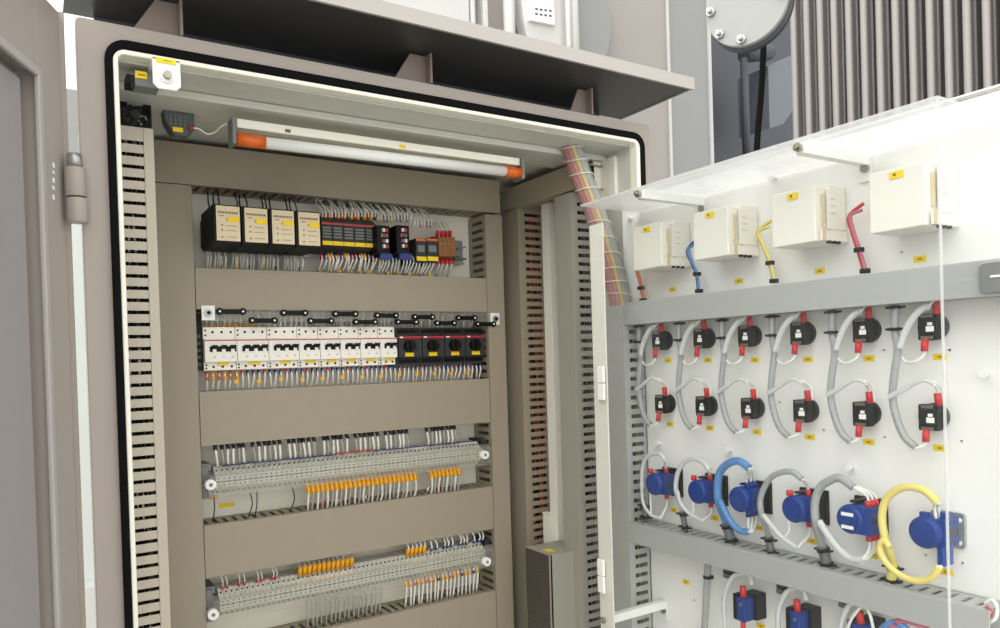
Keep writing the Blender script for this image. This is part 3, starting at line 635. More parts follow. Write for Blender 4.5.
# lower strip
dz3 = -.387; ztop4 = -.531
for uu in (222, 227, 239, 245, 257, 262, 272, 276):
    p = PY(uu, 580, 1.47); wire([(p.x, 1.474, zl+.027), (p.x+rw(.003), 1.462, zl+.040), (p.x-.004, 1.47, dz3)], RED, 'thin wire with red sleeve above the left end of the lower terminal strip', 'red sleeved wires above the lower strip', sl=.006, sr=.003)
for k in range(60):
    x0_ = .290+k*.0098
    if .433 < x0_ < .547:
        wire([(x0_+.003, 1.472, zl+.025), (x0_+.002, 1.460, zl+.045), (x0_+rw(.003), 1.472, dz3)], YSL, 'wire with fat yellow sleeve above the lower terminal strip', 'yellow sleeved wires above the lower strip, left group', sl=.022, sr=.0042, r=.0015, wm=WIREG)
    if .672 < x0_ < .712:
        wire([(x0_+.003, 1.472, zl+.025), (x0_+.002, 1.460, zl+.045), (x0_+rw(.003), 1.472, dz3)], YSL, 'white wire with yellow sleeve above the lower terminal strip right of its middle', 'yellow sleeved wires above the lower strip, right group', sl=.019, sr=.0042, r=.0018)
    if .73 < x0_ < .86 and k % 4 != 3:
        wire([(x0_+.003, 1.472, zl+.027), (x0_+.002+rw(.004), 1.462, zl+.040), (x0_+rw(.004), 1.472, dz3)], DBLUE, 'white wire with blue sleeve above the right end of the lower strip', 'blue sleeved wires above the lower strip', sl=.008, sr=.003, r=.002)
    if .438 < x0_ < .612:
        wire([(x0_+.004, 1.468, zl-.026), (x0_+.004, 1.460, zl-.036), (x0_+rw(.003)+.005, 1.470, ztop4)], WIREW, 'grey wire bending from the lower strip into the lowest duct', 'grey wires under the lower strip', sl=.010, sr=.0026, r=.0020, wm=WIREG, far=True)
    if .655 < x0_ < .84:
        wire([(x0_+.004, 1.468, zl-.026), (x0_+.004+rw(.001), 1.460, zl-.038), (x0_+rw(.003)+.005, 1.470, ztop4)], YSL if k % 3 != 1 else random.choice([DBLUE, PINK, None]), 'wire with coloured sleeve under the right half of the lower strip', 'wires under the right half of the lower strip', sl=.016, sr=.0036, r=.0022)

# ------------------------------------------------------------------ right hand door
XD = 1.01; XC = .955; XA = .8595
door = thing('equipment_door', (1.03, .75, BOT), 'white equipment door swung open at right angles to the cabinet', 'door')
m = MB(); m.box(1.055, 1.059, .22, 1.10, BOT, .326); m.box(1.040, 1.055, .22, 1.10, .323, .326); m.box(1.035, 1.055, 1.097, 1.10, BOT, .323); m.build('door_skin', WHITE, door, bev=.001)
m = MB(); m.box(XD, XD+.003, .25, 1.128, BOT+.03, .308); m.build('mounting_plate', WHITE, door)
m = MB()
for y_, z_ in ((1.0, .19), (1.0, -.3), (.3, .2), (.3, -.3), (.65, .2), (.65, -.8)): m.cyl((XD+.003, y_, z_), (1.055, y_, z_), .006, 10)
m.build('spacer_studs', STEEL, door)
def sticker(u, v, w_=.017, h_=.0085, X=XD):
    p = PX(u, v, X); m = MB(); m.box(X-.0006, X-.0001, p.y-w_/2, p.y+w_/2, p.z-h_/2, p.z+h_/2); m.mat(1)
    for k in (-1, 0, 1): m.box(X-.0009, X-.0006, p.y+k*.0022-.0007, p.y+k*.0022+.0007, p.z-.0012, p.z+.0012)
    m.build('yellow_sticker', [YEL, INK], door)
for u, v in ((668, 360.5), (708, 360), (755, 360), (808, 359.5), (869, 358.5), (940, 357), (670, 424), (710, 428), (757, 432), (810, 437), (869, 442), (940, 448),
             (672.5, 289.5), (739, 281), (820, 271), (920, 259), (674, 510), (715, 518), (760, 528), (812, 541), (873, 555), (947, 572), (686, 582), (761, 626)):
    sticker(u, v)
m = MB()
for u, v in ((833, 372), (950, 350), (824, 430), (884, 350), (885, 437), (962, 441), (950, 350), (902, 252), (963, 563), (926, 555), (694, 600), (866, 181), (780, 402), (722, 373)):
    p = PX(u, v, XD); m.cyl((XD+.001, p.y, p.z), (XD-.0015, p.y, p.z), .0016, 8)
m.build('rivets', STEEL, door)
m = MB()
for u, v in ((632, 218), (776, 178), (661, 443), (731, 450), (853, 467), (988, 373)):
    p = PX(u, v, XD); m.cyl((XD+.001, p.y, p.z), (XD-.012, p.y, p.z), .003, 10); m.cyl((XD-.010, p.y, p.z), (XD-.014, p.y, p.z), .0055, 12)
m.build('white_studs', WHITE, door)
# wiring ducts of the door
duct('upright slotted wiring duct at the hinge side of the white door', (XD-.0006, 1.0735, BOT+.1), Z, nX, Y, 1.245, .0545, .0525, DUCTW, a=.16, b=.72)
duct('upper horizontal wiring duct across the white door, under the instrument housings', (XD-.0006, .30, .0575), Y, nX, Z, .770, .0545, .040, DUCTW)
duct('lower horizontal wiring duct across the white door, under the blue contact blocks', (XD-.0006, .4417, -.356), Y, nX, Z, .630, .0545, .036, DUCTW)
bundle('dark wires with yellow and red ones inside the upright door duct', .965, 1.0, 1.085, 1.118, BOT+.11, .09, [WIREK, WIREK, WIREG, YW, RED], 14)
# rounded end bracket on the upper duct
m = MB(); p = PX(980, 264, .953); q = PX(980, 294, .953)
pts = rrect(p.y-.09, p.y, q.z, p.z, .006, 4)
m.prism([(.9525, y_, z_) for y_, z_ in pts], (-.0025, 0, 0)); m.mat(1).box(.9488, .950, p.y-.024, p.y-.012, (p.z+q.z)/2, (p.z+q.z)/2+.0025)
tag(m.build('duct_end_plate', [MIDGREY, WHITE], bev=.0008), 'grey rounded plate on the right end of the upper door duct', 'plate')
# instruments
inst = thing('instrument_housing', (.98, .99, .152), 'ivory instrument housing nearest the cabinet on the white door', 'instrument', 'ivory instrument housings')
y0, y1, z0, z1 = .951, 1.0235, .153, .231; xf = .940
m = MB(); m.box(xf, XD, y0, y1, z0, z1); m.box(xf+.03, XD-.002, y0-.003, y1+.003, z0+.003, z1+.004); m.build('housing', IVORY, inst, bev=.0015)
m = MB(); m.box(xf+.012, xf+.016, y0-.0034, y0-.0001, z0+.024, z1-.012); m.build('vent_slot', IVORYD, inst)
m = MB(); m.box(xf+.022, XD-.006, y0-.005, y0-.003, z0+.018, z1-.004); m.mat(1)
for k in range(3): m.box(xf+.028, xf+.028+.012, y0-.0055, y0-.005, z1-.018-.010*k, z1-.0165-.010*k)
m.build('rating_plate', [IVORY, INNER], inst)
m = MB(); m.box(xf+.006, XD-.004, y0-.006, y0-.0031, z0+.001, z0+.015); m.mat(2).box(xf+.006, xf+.014, y0-.007, y0-.006, z0+.002, z0+.020); m.mat(1)
for k in range(3): m.cyl((xf+.024+.011*k, y0-.004, z0+.0012), (xf+.024+.011*k, y0-.004, z0-.0025), .0035, 8)
m.build('terminal_cover', [IVORY, BLACK, IVORYD], inst)
m = MB(); m.box(xf-.0012, xf-.0002, y1-.046, y1-.028, z1-.013, z1-.004); m.mat(1).box(xf-.0016, xf-.0012, y1-.037, y1-.033, z1-.0095, z1-.0065); m.build('yellow_sticker', [YEL, INK], inst)
for k, (yn, lb) in enumerate(((.8043, 'second ivory instrument housing from the cabinet, between the blue and the yellow cables'), (.649, 'third ivory instrument housing from the cabinet, between the yellow and the pink cables'), (.4965, 'ivory instrument housing farthest from the cabinet, behind the acrylic edge'))):
    copy_tree(inst, (0, yn-.951, [.0, -.001, -.004][k]), lb)
# small cable tails rising out of the upper duct
def tail(pix, X0, colors, label, clampm=BLACK, r=.0046):
    base = [PX(u, v, X0) for u, v in pix]; m = MB(); N = len(colors)
    for k, c in enumerate(colors):
        m.mat(k); off = Vector((rw(.002), (k-(N-1)/2)*r*.8, 0)); sp = k*.010
        pp = [b+off for b in base[:-1]]+[base[-1]+off+Vector((.004*k, -.012-.003*k, sp-.01))]
        m.tube(smooth_path(pp, 5), r*.55, 7)
    o = tag(m.build('cable_tail', colors), label, 'cable')
    for i in (0, 1):
        b = base[i]; m = MB(); m.cyl(b-Vector((0, 0, .003)), b+Vector((0, 0, .003)), r*1.55, 12); m.build('black_tie', clampm, o)
    return o
tail([(699, 291), (697, 274), (692, 262), (688, 250), (690, 240)], .985, [LBLUE, BLUE], 'blue cable tail with black ties rising from the upper door duct')
tail([(774, 281), (770, 263), (763, 245), (758, 232), (762, 222)], .985, [YTUBE, YW], 'yellow cable tail with black ties rising from the upper door duct')
tail([(865, 271), (859, 250), (853, 232), (850, 216), (853, 205)], .985, [PINK, RED], 'pink and red cable tail with black ties rising from the upper door duct')
tail([(643, 300), (641, 288), (639, 279), (637, 270), (638, 262)], .985, [ORW, PINK], 'orange cable tail by the first instrument housing')

# rotary switches with their hoses, column by column
yk_t = [1.0067+.008, .905+.007, .809+.006, .711+.005, .6085+.005, .518+.004]
yk_b = [1.0036+.008, .9045+.007, .807+.006, .709+.005, .6117+.005, .52+.004]
ords = ['nearest the cabinet', 'second from the cabinet', 'third from the cabinet', 'fourth from the cabinet', 'fifth from the cabinet', 'farthest from the cabinet']
def switch(y, z, label):
    t = thing('rotary_switch', (XD-.01, y, z-.02), label, 'switch', 'black rotary switches')
    m = MB(); m.cyl((XD-.0002, y+.002, z), (.998, y+.001, z), .0178, 28); m.cyl((.998, y+.001, z), (.9965, y+.001, z), .0150, 28); m.build('round_base', BLACK, t)
    m = MB(); m.box(.984, .998, y-.013, y+.012, z-.0170, z+.0170); m.box(.981, .984, y-.011, y+.010, z-.012, z+.012); m.build('contact_block', BLACK, t, bev=.0015)
    m = MB(); m.box(.9802, .9809, y-.0105, y-.0005, z-.0065, z+.0005); m.box(.9803, .9810, y-.0085, y-.0025, z+.0015, z+.0055); m.build('white_label', WHITE, t)
    m = MB(); m.box(.9835, .984, y-.008, y+.008, z-.0160, z+.0160); m.cyl((.984, y-.006, z+.0145), (.982, y-.006, z+.0145), .0022, 8); m.cyl((.984, y+.002, z-.0145), (.982, y+.002, z-.0145), .0022, 8); m.build('terminal_screws', BOLT, t)
    return t
def sleeve_wire(pts, label, group): return wire(pts, RED, label, group, sl=.016, sr=.0045, r=.0019)
p_ = PX(747, 334, .985)
def rel_pts(c, pix, X0): q = PX(*c, .985); return [PX(u, v, X0)-q for u, v in pix]
hose_main = rel_pts((747, 334), ((722, 316), (722, 335), (724, 352), (722, 372), (721, 390), (724, 408), (729, 422), (736, 430)), .975)
hose_up = rel_pts((747, 334), ((724, 351), (727, 340), (731, 330), (737, 321), (742, 318)), .968)
hose_low = rel_pts((747, 334), ((718, 390), (726, 385), (734, 379), (741, 377), (746, 380)), .968)
for k in range(6):
    yt, yb = yk_t[k], yk_b[k]; zt, zb = .0245, -.0935
    switch(yt, zt, 'black rotary switch in the upper row on the white door, '+ords[k]); switch(yb, zb, 'black rotary switch in the lower row on the white door, '+ords[k])
    C = Vector((.985, yt-.006, zt))
    hs = thing('cable_hose', C+hose_main[-1], 'clear hose below the upper door duct, beside the black switches '+ords[k], 'hose', 'clear hoses beside the black switches')
    m = MB(); m.tube(smooth_path([C+q for q in hose_main], 12), .0052, 10, rib=.10); m.build('main_tube', GTUBE, hs)
    m = MB(); m.tube(smooth_path([C+q for q in hose_up], 10), .0047, 10, rib=.08); m.build('branch_tube', WTUBE, hs)
    m = MB(); m.tube(smooth_path([C+q for q in hose_low], 10), [.0040-.0018*i/40 for i in range(41)], 8); m.build('branch_tube', WTUBE, hs)
    for i in (0, 1):
        q = C+hose_main[0].lerp(hose_main[1], (.13, 1.05)[i]); m = MB(); m.cyl(q-Vector((0, 0, .002)), q+Vector((0, 0, .002)), .0085, 14); m.box(q.x-.004, q.x+.002, q.y-.013, q.y+.011, q.z-.0015, q.z+.0015); m.build('black_tie', BLACK, hs)
    lb, gp = 'white wire with red sleeve plugged into a black rotary switch', 'red sleeved wires of the black rotary switches'
    x_ = .974
    sleeve_wire([(x_+.012, yt-.012, zt+.016), (x_+.010, yt-.012, zt+.034), C+hose_up[-1]], lb, gp)
    sleeve_wire([(x_+.009, yt+.002, zt-.016), (x_+.006, yt+.002, zt-.036), (x_, yt+.012, zt-.045), (x_+.003, yt+.024, zt-.045), C+hose_main[2]+Vector((0, -.004, -.01))], lb, gp)
    sleeve_wire([(x_+.012, yb-.014, zb+.016), (x_+.010, yb-.013, zb+.036), C+hose_low[-1]], lb, gp)
    wire([(x_+.014, yb-.019, zb+.017), (x_+.012, yb-.019, zb+.036), C+hose_low[-1]+Vector((0, 0, .004))], None, 'thin white wire arching into a lower black rotary switch', 'thin wires of the lower black switches', r=.0016)
    sleeve_wire([(x_+.009, yb+.001, zb-.016), (x_+.006, yb+.001, zb-.034), (x_, yb+.012, zb-.040), C+hose_main[-1]], lb, gp)

# blue contact blocks with looped hoses
yb_ = [1.010, .905, .815, .713, .622, .5195]; zB = -.2395
def blue_block(k, y, z):
    fx = .958
    lb = ['blue round contact block nearest the cabinet above the lower door duct', 'blue round contact block second from the cabinet, above the lower door duct', 'blue round contact block inside the blue hose loop', 'blue round contact block fourth from the cabinet, left of the triple-wired one',
          'blue contact block with two white marks and three red sleeves', 'blue round contact block inside the yellow hose loop'][k]
    t = thing('blue_contact_block', (XD-.02, y, z-.022), lb, 'contact block', 'blue contact blocks')
    if k < 5:
        m = MB(); m.box(XD-.006, XD-.0003, y-.028, y+.020, z-.026, z+.026); m.box(XD-.014, XD-.006, y-.024, y+.016, z-.016, z+.020); m.build('black_flange', BLACK, t, bev=.001)
        m = MB(); m.ob((.972, y-.004, z+.022), (.036, 0, 0), (0, .010, 0), (0, -.0, .003)); m.build('black_lever', BLACK, t)
    bd = XD-.0145 if k < 5 else XD-.004
    m = MB(); m.cyl((fx+.004, y, z), (bd, y, z), .0205, 28); m.cyl((fx, y, z), (fx+.004, y, z), .0165, 28, .0205)
    m.box(fx+.010, bd-.003, y-.0225, y+.012, z-.018, z+.018)
    if k == 4: m.box(fx+.004, bd-.003, y-.030, y, z-.019, z+.019)
    m.build('blue_body', BLUE, t, bev=.0008)
    m = MB()
    m.cyl((fx, y, z), (fx-.0012, y, z), .0125, 24); m.cyl((fx-.0012, y, z), (fx-.002, y, z), .006, 20); m.build('raised_ring', BLUE, t)
    m = MB(); yy = y-.0228 if k != 4 else y-.0303
    m.box(fx+.012, bd-.006, yy-.0006, yy+.0002, z-.004, z+.004)
    for zz in (-.013, .013):
        for q in range(3): m.cyl((fx+.016+.009*q, yy+.0002, z+zz), (fx+.016+.009*q, yy-.0006, z+zz), .002, 8)
    m.build('dark_marking', DKGREY, t)
    if k == 4:
        m = MB()
        for zz in (-.010, .008): m.box(fx-.0028, fx-.0021, y-.009, y+.009, z+zz-.0024, z+zz+.0024)
        m.build('white_marks', WHITE, t)
    if k == 5:
        m = MB(); m.box(fx+.004, fx+.030, y-.022, y-.016, z-.04, z-.015); m.box(fx+.004, fx+.012, y-.004, y+.006, z+.017, z+.026); m.box(fx+.020, fx+.030, y-.022, y-.012, z+.015, z+.026); m.build('blue_plugs', BLUE, t)
    return t
big = rel_pts((744, 497), ((732, 537), (726, 520), (720, 506), (718, 490), (720, 474), (728, 465), (739, 462), (748, 467)), .960)
LOOPS = [(((646, 517), (643, 502)), ((642, 490), (642, 476), (644, 462), (650, 455), (659, 453.5), (665, 460)), ((641.6, 492.5), (644, 505), (651, 514.8), (660.7, 518))),
         (((685, 527), (682, 510)), ((677, 495), (676, 483), (679, 470), (686, 461), (696, 459), (705, 464), (709, 470)), ((677.4, 491), (681, 503.7), (691, 514.8), (702, 520.4))),
         (((731, 540), (726, 522)), ((719, 503), (717.5, 488), (719.6, 473), (727.5, 464), (738.7, 461), (749, 468)), ((719.6, 500.5), (729, 519), (738.7, 530), (748, 532))),
         (((771, 552), (768, 535)), ((762, 517), (760.5, 499), (768, 481), (779, 473), (792, 472), (802, 479)), ((763, 515), (772, 526), (783, 538), (797, 548))),
         (((827, 564), (822, 545)), ((816, 523), (815, 503), (820, 488), (829, 481), (840, 478), (853, 487)), ((819, 521), (828, 535), (838, 548), (850, 558), (862, 560))),
         (((891, 580), (893, 563)), ((885, 538), (882, 517), (886, 500), (897, 490), (910, 487), (925, 491), (938, 503)), ((890, 547), (884, 541), (880, 545), (881, 554), (889, 566), (902, 576), (917, 581), (931, 578), (939, 567)))]
hm = [WTUBE, WTUBE, LBLUE, GTUBE, GTUBE, YTUBE]
hl = ['clear hose looping round the blue contact block nearest the cabinet', 'pale clear hose looping round the second blue contact block', 'light blue hose looping round the third blue contact block', 'grey hose looping round the fourth blue contact block', 'thick grey hose looping round the triple-wired blue contact block', 'yellow hose looping round the blue contact block beside the steel bracket']
for k in range(6):
    y = yb_[k]; blue_block(k, y, zB)
    b2, up_, lw_ = LOOPS[k]
    B = [PX(*b2[0], .984), PX(*b2[1], .980)]+[PX(u, v, .962) for u, v in up_]; L_ = [PX(u, v, .957) for u, v in lw_]
    B.insert(0, B[0]+Vector((0, 0, -.02)))
    hs = thing('looped_hose', B[0], hl[k], 'hose')
    rr = [.0038, .0043, .0066, .0048, .0062, .0052][k]
    m = MB(); m.tube(smooth_path(B, 14), rr, 12, rib=.07 if k < 5 else 0); m.build('upper_loop', hm[k], hs)
    m = MB(); m.tube(smooth_path(L_, 14), rr*.85, 12, rib=.07 if k < 5 else 0); m.build('lower_loop', hm[k] if k != 3 and k != 4 else WTUBE, hs)
    for i in (0, 1):
        q = B[1]*(1-i*.75)+B[2]*(i*.75); d = (B[2]-B[1]).normalized()
        m = MB(); m.cyl(q-d*.0025, q+d*.0025, rr*1.55, 14); m.box(q.x-.004, q.x+.004, q.y-.014, q.y+.013, q.z-.0012, q.z+.0012); m.build('black_tie', BLACK, hs)
    m = MB(); m.tube([B[0], B[1], B[1].lerp(B[2], .95)], rr*1.25, 12); m.build('dark_post', POST if k != 5 else YTUBE, hs)
    # wires from loop to block
    nn = [1, 1, 3, 1, 3, 2][k]; scol = [RED, RED, BLUE, RED, RED, None][k]
    nm = ['nearest', 'second', 'third', 'fourth', 'fifth', 'last'][k]
    gp = None
    for j in range(nn):
        xx = .972+.009*j if nn > 1 else .985
        yy = y-.010 if k != 4 else y-.022
        wire([(xx, yy, zB+.018), (xx, yy+.002, zB+.034), B[-1]+Vector((.003*j, 0, 0))], scol, 'white wire running from the hose loop into the top of the %s blue contact block' % nm, 'wires on top of the %s blue block' % nm, sl=.010, sr=.0042, r=.0022)
        wire([(xx, yy, zB-.018), (xx, yy+.001, zB-.040), L_[-1]+Vector((.003*j, -.001*j, 0))], scol, 'white wire running from the lower loop into the bottom of the %s blue contact block' % nm, 'wires under the %s blue block' % nm, sl=.010, sr=.0042, r=.0022)
    if k in (0, 1, 3):
        wire([(.962, y+.010, zB-.018), (.962, y+.009, zB-.035), L_[2]], None, 'thin pale wire under the front of the %s blue contact block' % nm, 'front wires of the %s blue block' % nm, r=.0016)
        m = MB(); m.cyl((.962, y+.006, zB+.020), (.962, y+.006, zB+.028), .005, 10); tag(m.build('red_plug', RED), 'small red plug on the front of the %s blue contact block' % nm, 'plug')
# steel bracket beside the yellow loop
a = PX(953, 512, XD-.004); b = PX(966, 550, XD-.004)
m = MB(); pts = rrect(b.y-.000, a.y+.028, b.z, a.z, .005, 3); m.prism([(XD-.006, y_, z_) for y_, z_ in pts], (.005, 0, 0)); m.box(XD-.030, XD-.006, a.y+.012, a.y+.016, b.z+.006, a.z-.006); m.mat(1)
for zz in (.008, -.001): m.cyl((XD-.006, b.y+.006, (b.z if zz > 0 else a.z-.008)+zz), (XD-.007, b.y+.006, (b.z if zz > 0 else a.z-.008)+zz), .003, 10)
tag(m.build('steel_bracket', [STEEL, WHITE], bev=.0006), 'galvanised steel bracket on the white door beside the yellow loop', 'bracket')

# lowest row on the door
for k, (u, v) in enumerate(((749, 606), (803, 621), (866, 634))):
    c = PX(u, v, .985)
    t = thing('blue_switch_block', c+Vector((0, 0, -.02)), ['blue and black switch block under the lower door duct, nearest the cabinet', 'blue and black switch block under the lower door duct, second from the cabinet', 'blue and black switch block cut by the bottom edge of the view'][k], 'contact block')
    m = MB(); m.box(.985, XD-.0003, c.y-.015, c.y+.012, c.z-.021, c.z+.021); m.box(.965, .985, c.y+.006, c.y+.016, c.z-.021, c.z+.021); m.build('black_frame', BLACK, t, bev=.001)
    m = MB(); m.box(.962, .985, c.y-.010, c.y+.006, c.z-.020, c.z+.018); m.build('blue_body', BLUE, t, bev=.001)
    m = MB(); m.cyl((.970, c.y-.002, c.z+.016), (.970, c.y-.001, c.z+.036), .005, 10); m.cyl((.967, c.y-.002, c.z-.020), (.967, c.y-.002, c.z-.040), .004, 10); m.build('red_sleeve', RED, t)
    m = MB(); m.cyl((.9618, c.y-.003, c.z+.008), (.9605, c.y-.003, c.z+.008), .003, 8); m.build('screw', BOLT, t)
    q = [PX(u+du, v+dv, X_) for du, dv, X_ in ((-24, 22, .97), (-25, 5, .965), (-24, -12, .965), (-17, -28, .965), (-8, -33, .965), (0, -32, .965), (3, -22, .968))]
    m = MB(); m.tube(smooth_path(q, 9), [.0040]*55, 10, rib=0)
    hh_ = tag(m.build('cable_hose', WTUBE), ['pale hose arching over the blue and black block nearest the cabinet', 'pale hose arching over the second blue and black block', 'pale hose arching over the block cut by the bottom edge'][k], 'hose')
    pz = PX(u-20, v-38, .985); m = MB(); m.cyl(pz+Vector((0, 0, .018)), pz+Vector((0, .004, -.016)), .0075, 12); m.mat(1).cyl(pz+Vector((0, 0, -.004)), pz+Vector((0, .0005, -.008)), .0095, 12)
    tag(m.build('cable_gland', [MIDGREY, BLACK]), ['grey cable stub with black tie by the first blue and black block', 'grey cable stub with black tie by the second blue and black block', 'grey cable stub with black tie by the block at the bottom edge'][k], 'cable')
q = [PX(u, v, .98) for u, v in ((708, 562), (706.5, 590), (704.5, 628), (703, 660))]
m = MB(); m.tube(smooth_path(q, 26), .0062, 12, rib=.14); o = tag(m.build('cable_hose', GTUBE), 'straight grey ribbed hose hanging from the left end of the lower door duct', 'hose')
m = MB(); m.cyl(q[0]+Vector((0, 0, -.024)), q[0]+Vector((0, 0, -.028)), .009, 12); m.build('black_tie', BLACK, o)
for (pix, mm, lb) in ((((985, 603), (992, 600), (997, 607), (996, 617), (990, 622), (985, 620)), WIREW, 'white cable loop at the open end of the lower door duct'), (((890, 632), (895, 624), (905, 620), (915, 622), (925, 628), (930, 636)), PINK, 'pink cable bundle rising into view at the bottom right'),
                      (((880, 634), (886, 626), (897, 623), (907, 630)), LBLUE, 'pale blue cable at the bottom right edge of the view'), (((845, 640), (850, 622), (858, 610), (864, 606), (870, 615), (874, 632)), WIREW, 'white cable loop at the bottom edge below the lower duct'), (((986, 606), (991, 612), (988, 619)), RED, 'short red wire at the open end of the lower door duct')):
    m = MB(); m.tube(smooth_path([PX(u, v, .962) for u, v in pix], 6), .0022 if mm in (WIREW, RED) else .005, 8); tag(m.build('cable', mm), lb, 'cable')

# acrylic cover with its stand-off brackets
ac = thing('acrylic_cover', (XA+.05, .74, -.9), 'clear acrylic guard box standing in front of the white door', 'cover')
YN, YE = .4388, 1.0735
ZA0, ZA1 = -.90, .2765
m = MB(); m.box(XA, XA+.003, YN, YE, ZA0, ZA1); m.build('front_sheet', CLEAR, ac)
m = MB(); m.box(XA+.003, XD-.004, YN, YE, ZA1-.003, ZA1); m.build('top_sheet', CLEAR_GLARE, ac)
m = MB(); m.box(XA+.003, XD-.004, YN, YN+.003, ZA0, ZA1-.003); m.build('end_sheet', CLEAR, ac)
m = MB(); m.box(XA-.0004, XA+.0030, YN-.0006, YN+.0012, ZA0, ZA1+.0004); m.box(XA-.0004, XA+.0004, YN, YE, ZA1-.0014, ZA1+.0004); m.box(XA, XD-.004, YN-.0006, YN, ZA1-.0016, ZA1+.0004); m.build('polished_edge', EDGE, ac)
m = MB(); m.box(XA+.0032, XA+.006, 1.0165, 1.053, ZA0, .235); sp_ = m.build('white_edge_strip', IVORY, ac, bev=.0006)
for v in (383, 576):
    c = PX(603, v, XA-.001); m = MB(); m.box(XA-.006, XA-.0005, c.y-.006, c.y+.010, c.z+.0008, c.z+.030); m.box(XA-.006, XA-.0005, c.y-.006, c.y+.010, c.z-.030, c.z-.0008); m.build('strip_hinge', WHITE, sp_, bev=.001)
def standoff(y, z):
    m = MB(); m.ob((XA+.0035, y-.007, z-.008), (XD-XA-.006, 0, 0), (0, .014, 0), (0, 0, .015)); o = m.build('standoff_bracket', WHITE, ac, bev=.001)
    m = MB(); m.cyl((XA-.0005, y, z), (XA-.004, y, z), .0058, 16); m.cyl((XA-.004, y, z), (XA-.008, y, z), .0034, 6); m.build('bolt', BOLT, o)
    m = MB(); m.box(XD-.004, XD-.0015, y-.010, y+.008, z-.030, z+.005); m.mat(1).cyl((XD-.004, y-.002, z-.012), (XD-.008, y-.002, z-.012), .006, 14); m.build('bracket_foot', [WHITE, BOLT], o)
for u, v in ((638.5, 194), (798.5, 147.5)):
    c = PX(u, v, XA); standoff(c.y, c.z)
c = PX(604, 620, XA); standoff(c.y, c.z)

# big spiral wrapped loom
pix = [(566, 128, 1.19), (571, 146, 1.19), (580, 172, 1.185), (592, 202, 1.17), (603, 235, 1.15), (612, 265, 1.13), (618, 290, 1.12), (622, 315, 1.11)]
path = smooth_path([PY(*p) for p in pix], 10)
lm = thing('wiring_loom', path[-1], 'thick cable loom in clear spiral wrap with orange and yellow stripes leading to the door', 'cable loom')
m = MB(); N = len(path)
m.tube(path, [.0225*(1.0 if i % 8 else .93) for i in range(N)], 20); m.build('spiral_wrap', WRAP, lm)
m = MB()
side = Vector((1, 0, 0))
for k in range(12):
    g_ = 2*math.pi*k/12; off = []
    for i in range(N):
        t = (path[min(i+1, N-1)]-path[max(i-1, 0)]).normalized(); b = Vector((0, -1, 0)); b = (b-t*b.dot(t)).normalized(); a_ = t.cross(b)
        off.append(path[i]+(a_*math.cos(g_)+b*math.sin(g_))*.016)
    m.mat({0: 2, 1: 0, 2: 1, 11: 0}.get(k, 3)); m.tube(off, .0042, 7)
m.build('inner_wires', [ORW, YW, PINK, WIREG, LBLUE], lm)

# ------------------------------------------------------------------ left hand door
D0 = Vector((.047, 1.125, 0)); dv = Vector((-.402, -.916, 0)).normalized(); nv = Vector((.916, -.402, 0)).normalized()
def PD(u, v, off=0):
    q = ray(u, v); P0 = D0-nv*off; t = P0.dot(nv)/q.dot(nv); p = q*t; return (p-P0).dot(dv), p.z
ld = thing('cabinet_door', (D0.x+dv.x*.4, D0.y+dv.y*.4, BOT), 'taupe outer cabinet door swung open at the left with recessed inner panel', 'door')
zt_d = PD(62, 16)[1]
def dbox(m, s0, s1, z0, z1, d0, d1):
    m.ob(D0+dv*s0-nv*d1+Vector((0, 0, z0)), dv*(s1-s0), nv*(d1-d0), Vector((0, 0, z1-z0)))
fs, fz = PD(37.5, 71)
print('door', zt_d, fs, fz, PD(0, 38), PD(33, 628))
SE = 1.02; t_ = .012
m = MB(); dbox(m, 0, fs, BOT, zt_d, 0, .028); dbox(m, fs, SE, fz, zt_d, 0, .028); dbox(m, fs, SE, BOT, BOT+.1, 0, .028); dbox(m, SE-.05, SE, BOT+.1, fz, 0, .028); dbox(m, fs, SE-.05, BOT+.1, fz, .024, .028)
m.build('door_frame', TAUPE_D, ld, bev=.001)
m = MB(); dbox(m, fs-.002, fs+.009, BOT+.1, fz+.002, -.005, .001); dbox(m, fs+.009, SE-.05, fz-.009, fz+.002, -.005, .001); m.build('bead_frame', mat('bead_paint', (182, 176, 172), .4), ld, bev=.0015)
gs, gz = PD(16, 78, .015)
m = MB(); dbox(m, gs, SE-.06, BOT+.12, gz, .010, .023); m.build('inner_panel', mat('door_panel_paint', (160, 156, 156), .45), ld, bev=.002)
m = MB(); dbox(m, fs+.012+(gs-fs-.012)*.45, gs-.002, BOT+.12, gz+.008, .016, .0235); m.build('panel_gasket', TAUPE_D, ld, bev=.001)
m = MB(); dbox(m, .004, .007, BOT, zt_d, -.006, -.0002); m.build('return_flange', TAUPE, ld)
m = MB()
for v, h_ in ((163, 5), (171, 3), (178, 5), (186, 4), (195, 5)):
    s0, z0 = PD(53.5, v); dbox(m, s0-.0015, s0+.0035, z0-h_*.0012, z0, -.0008, -.0001)
m.build('white_marking', WHITE, ld)

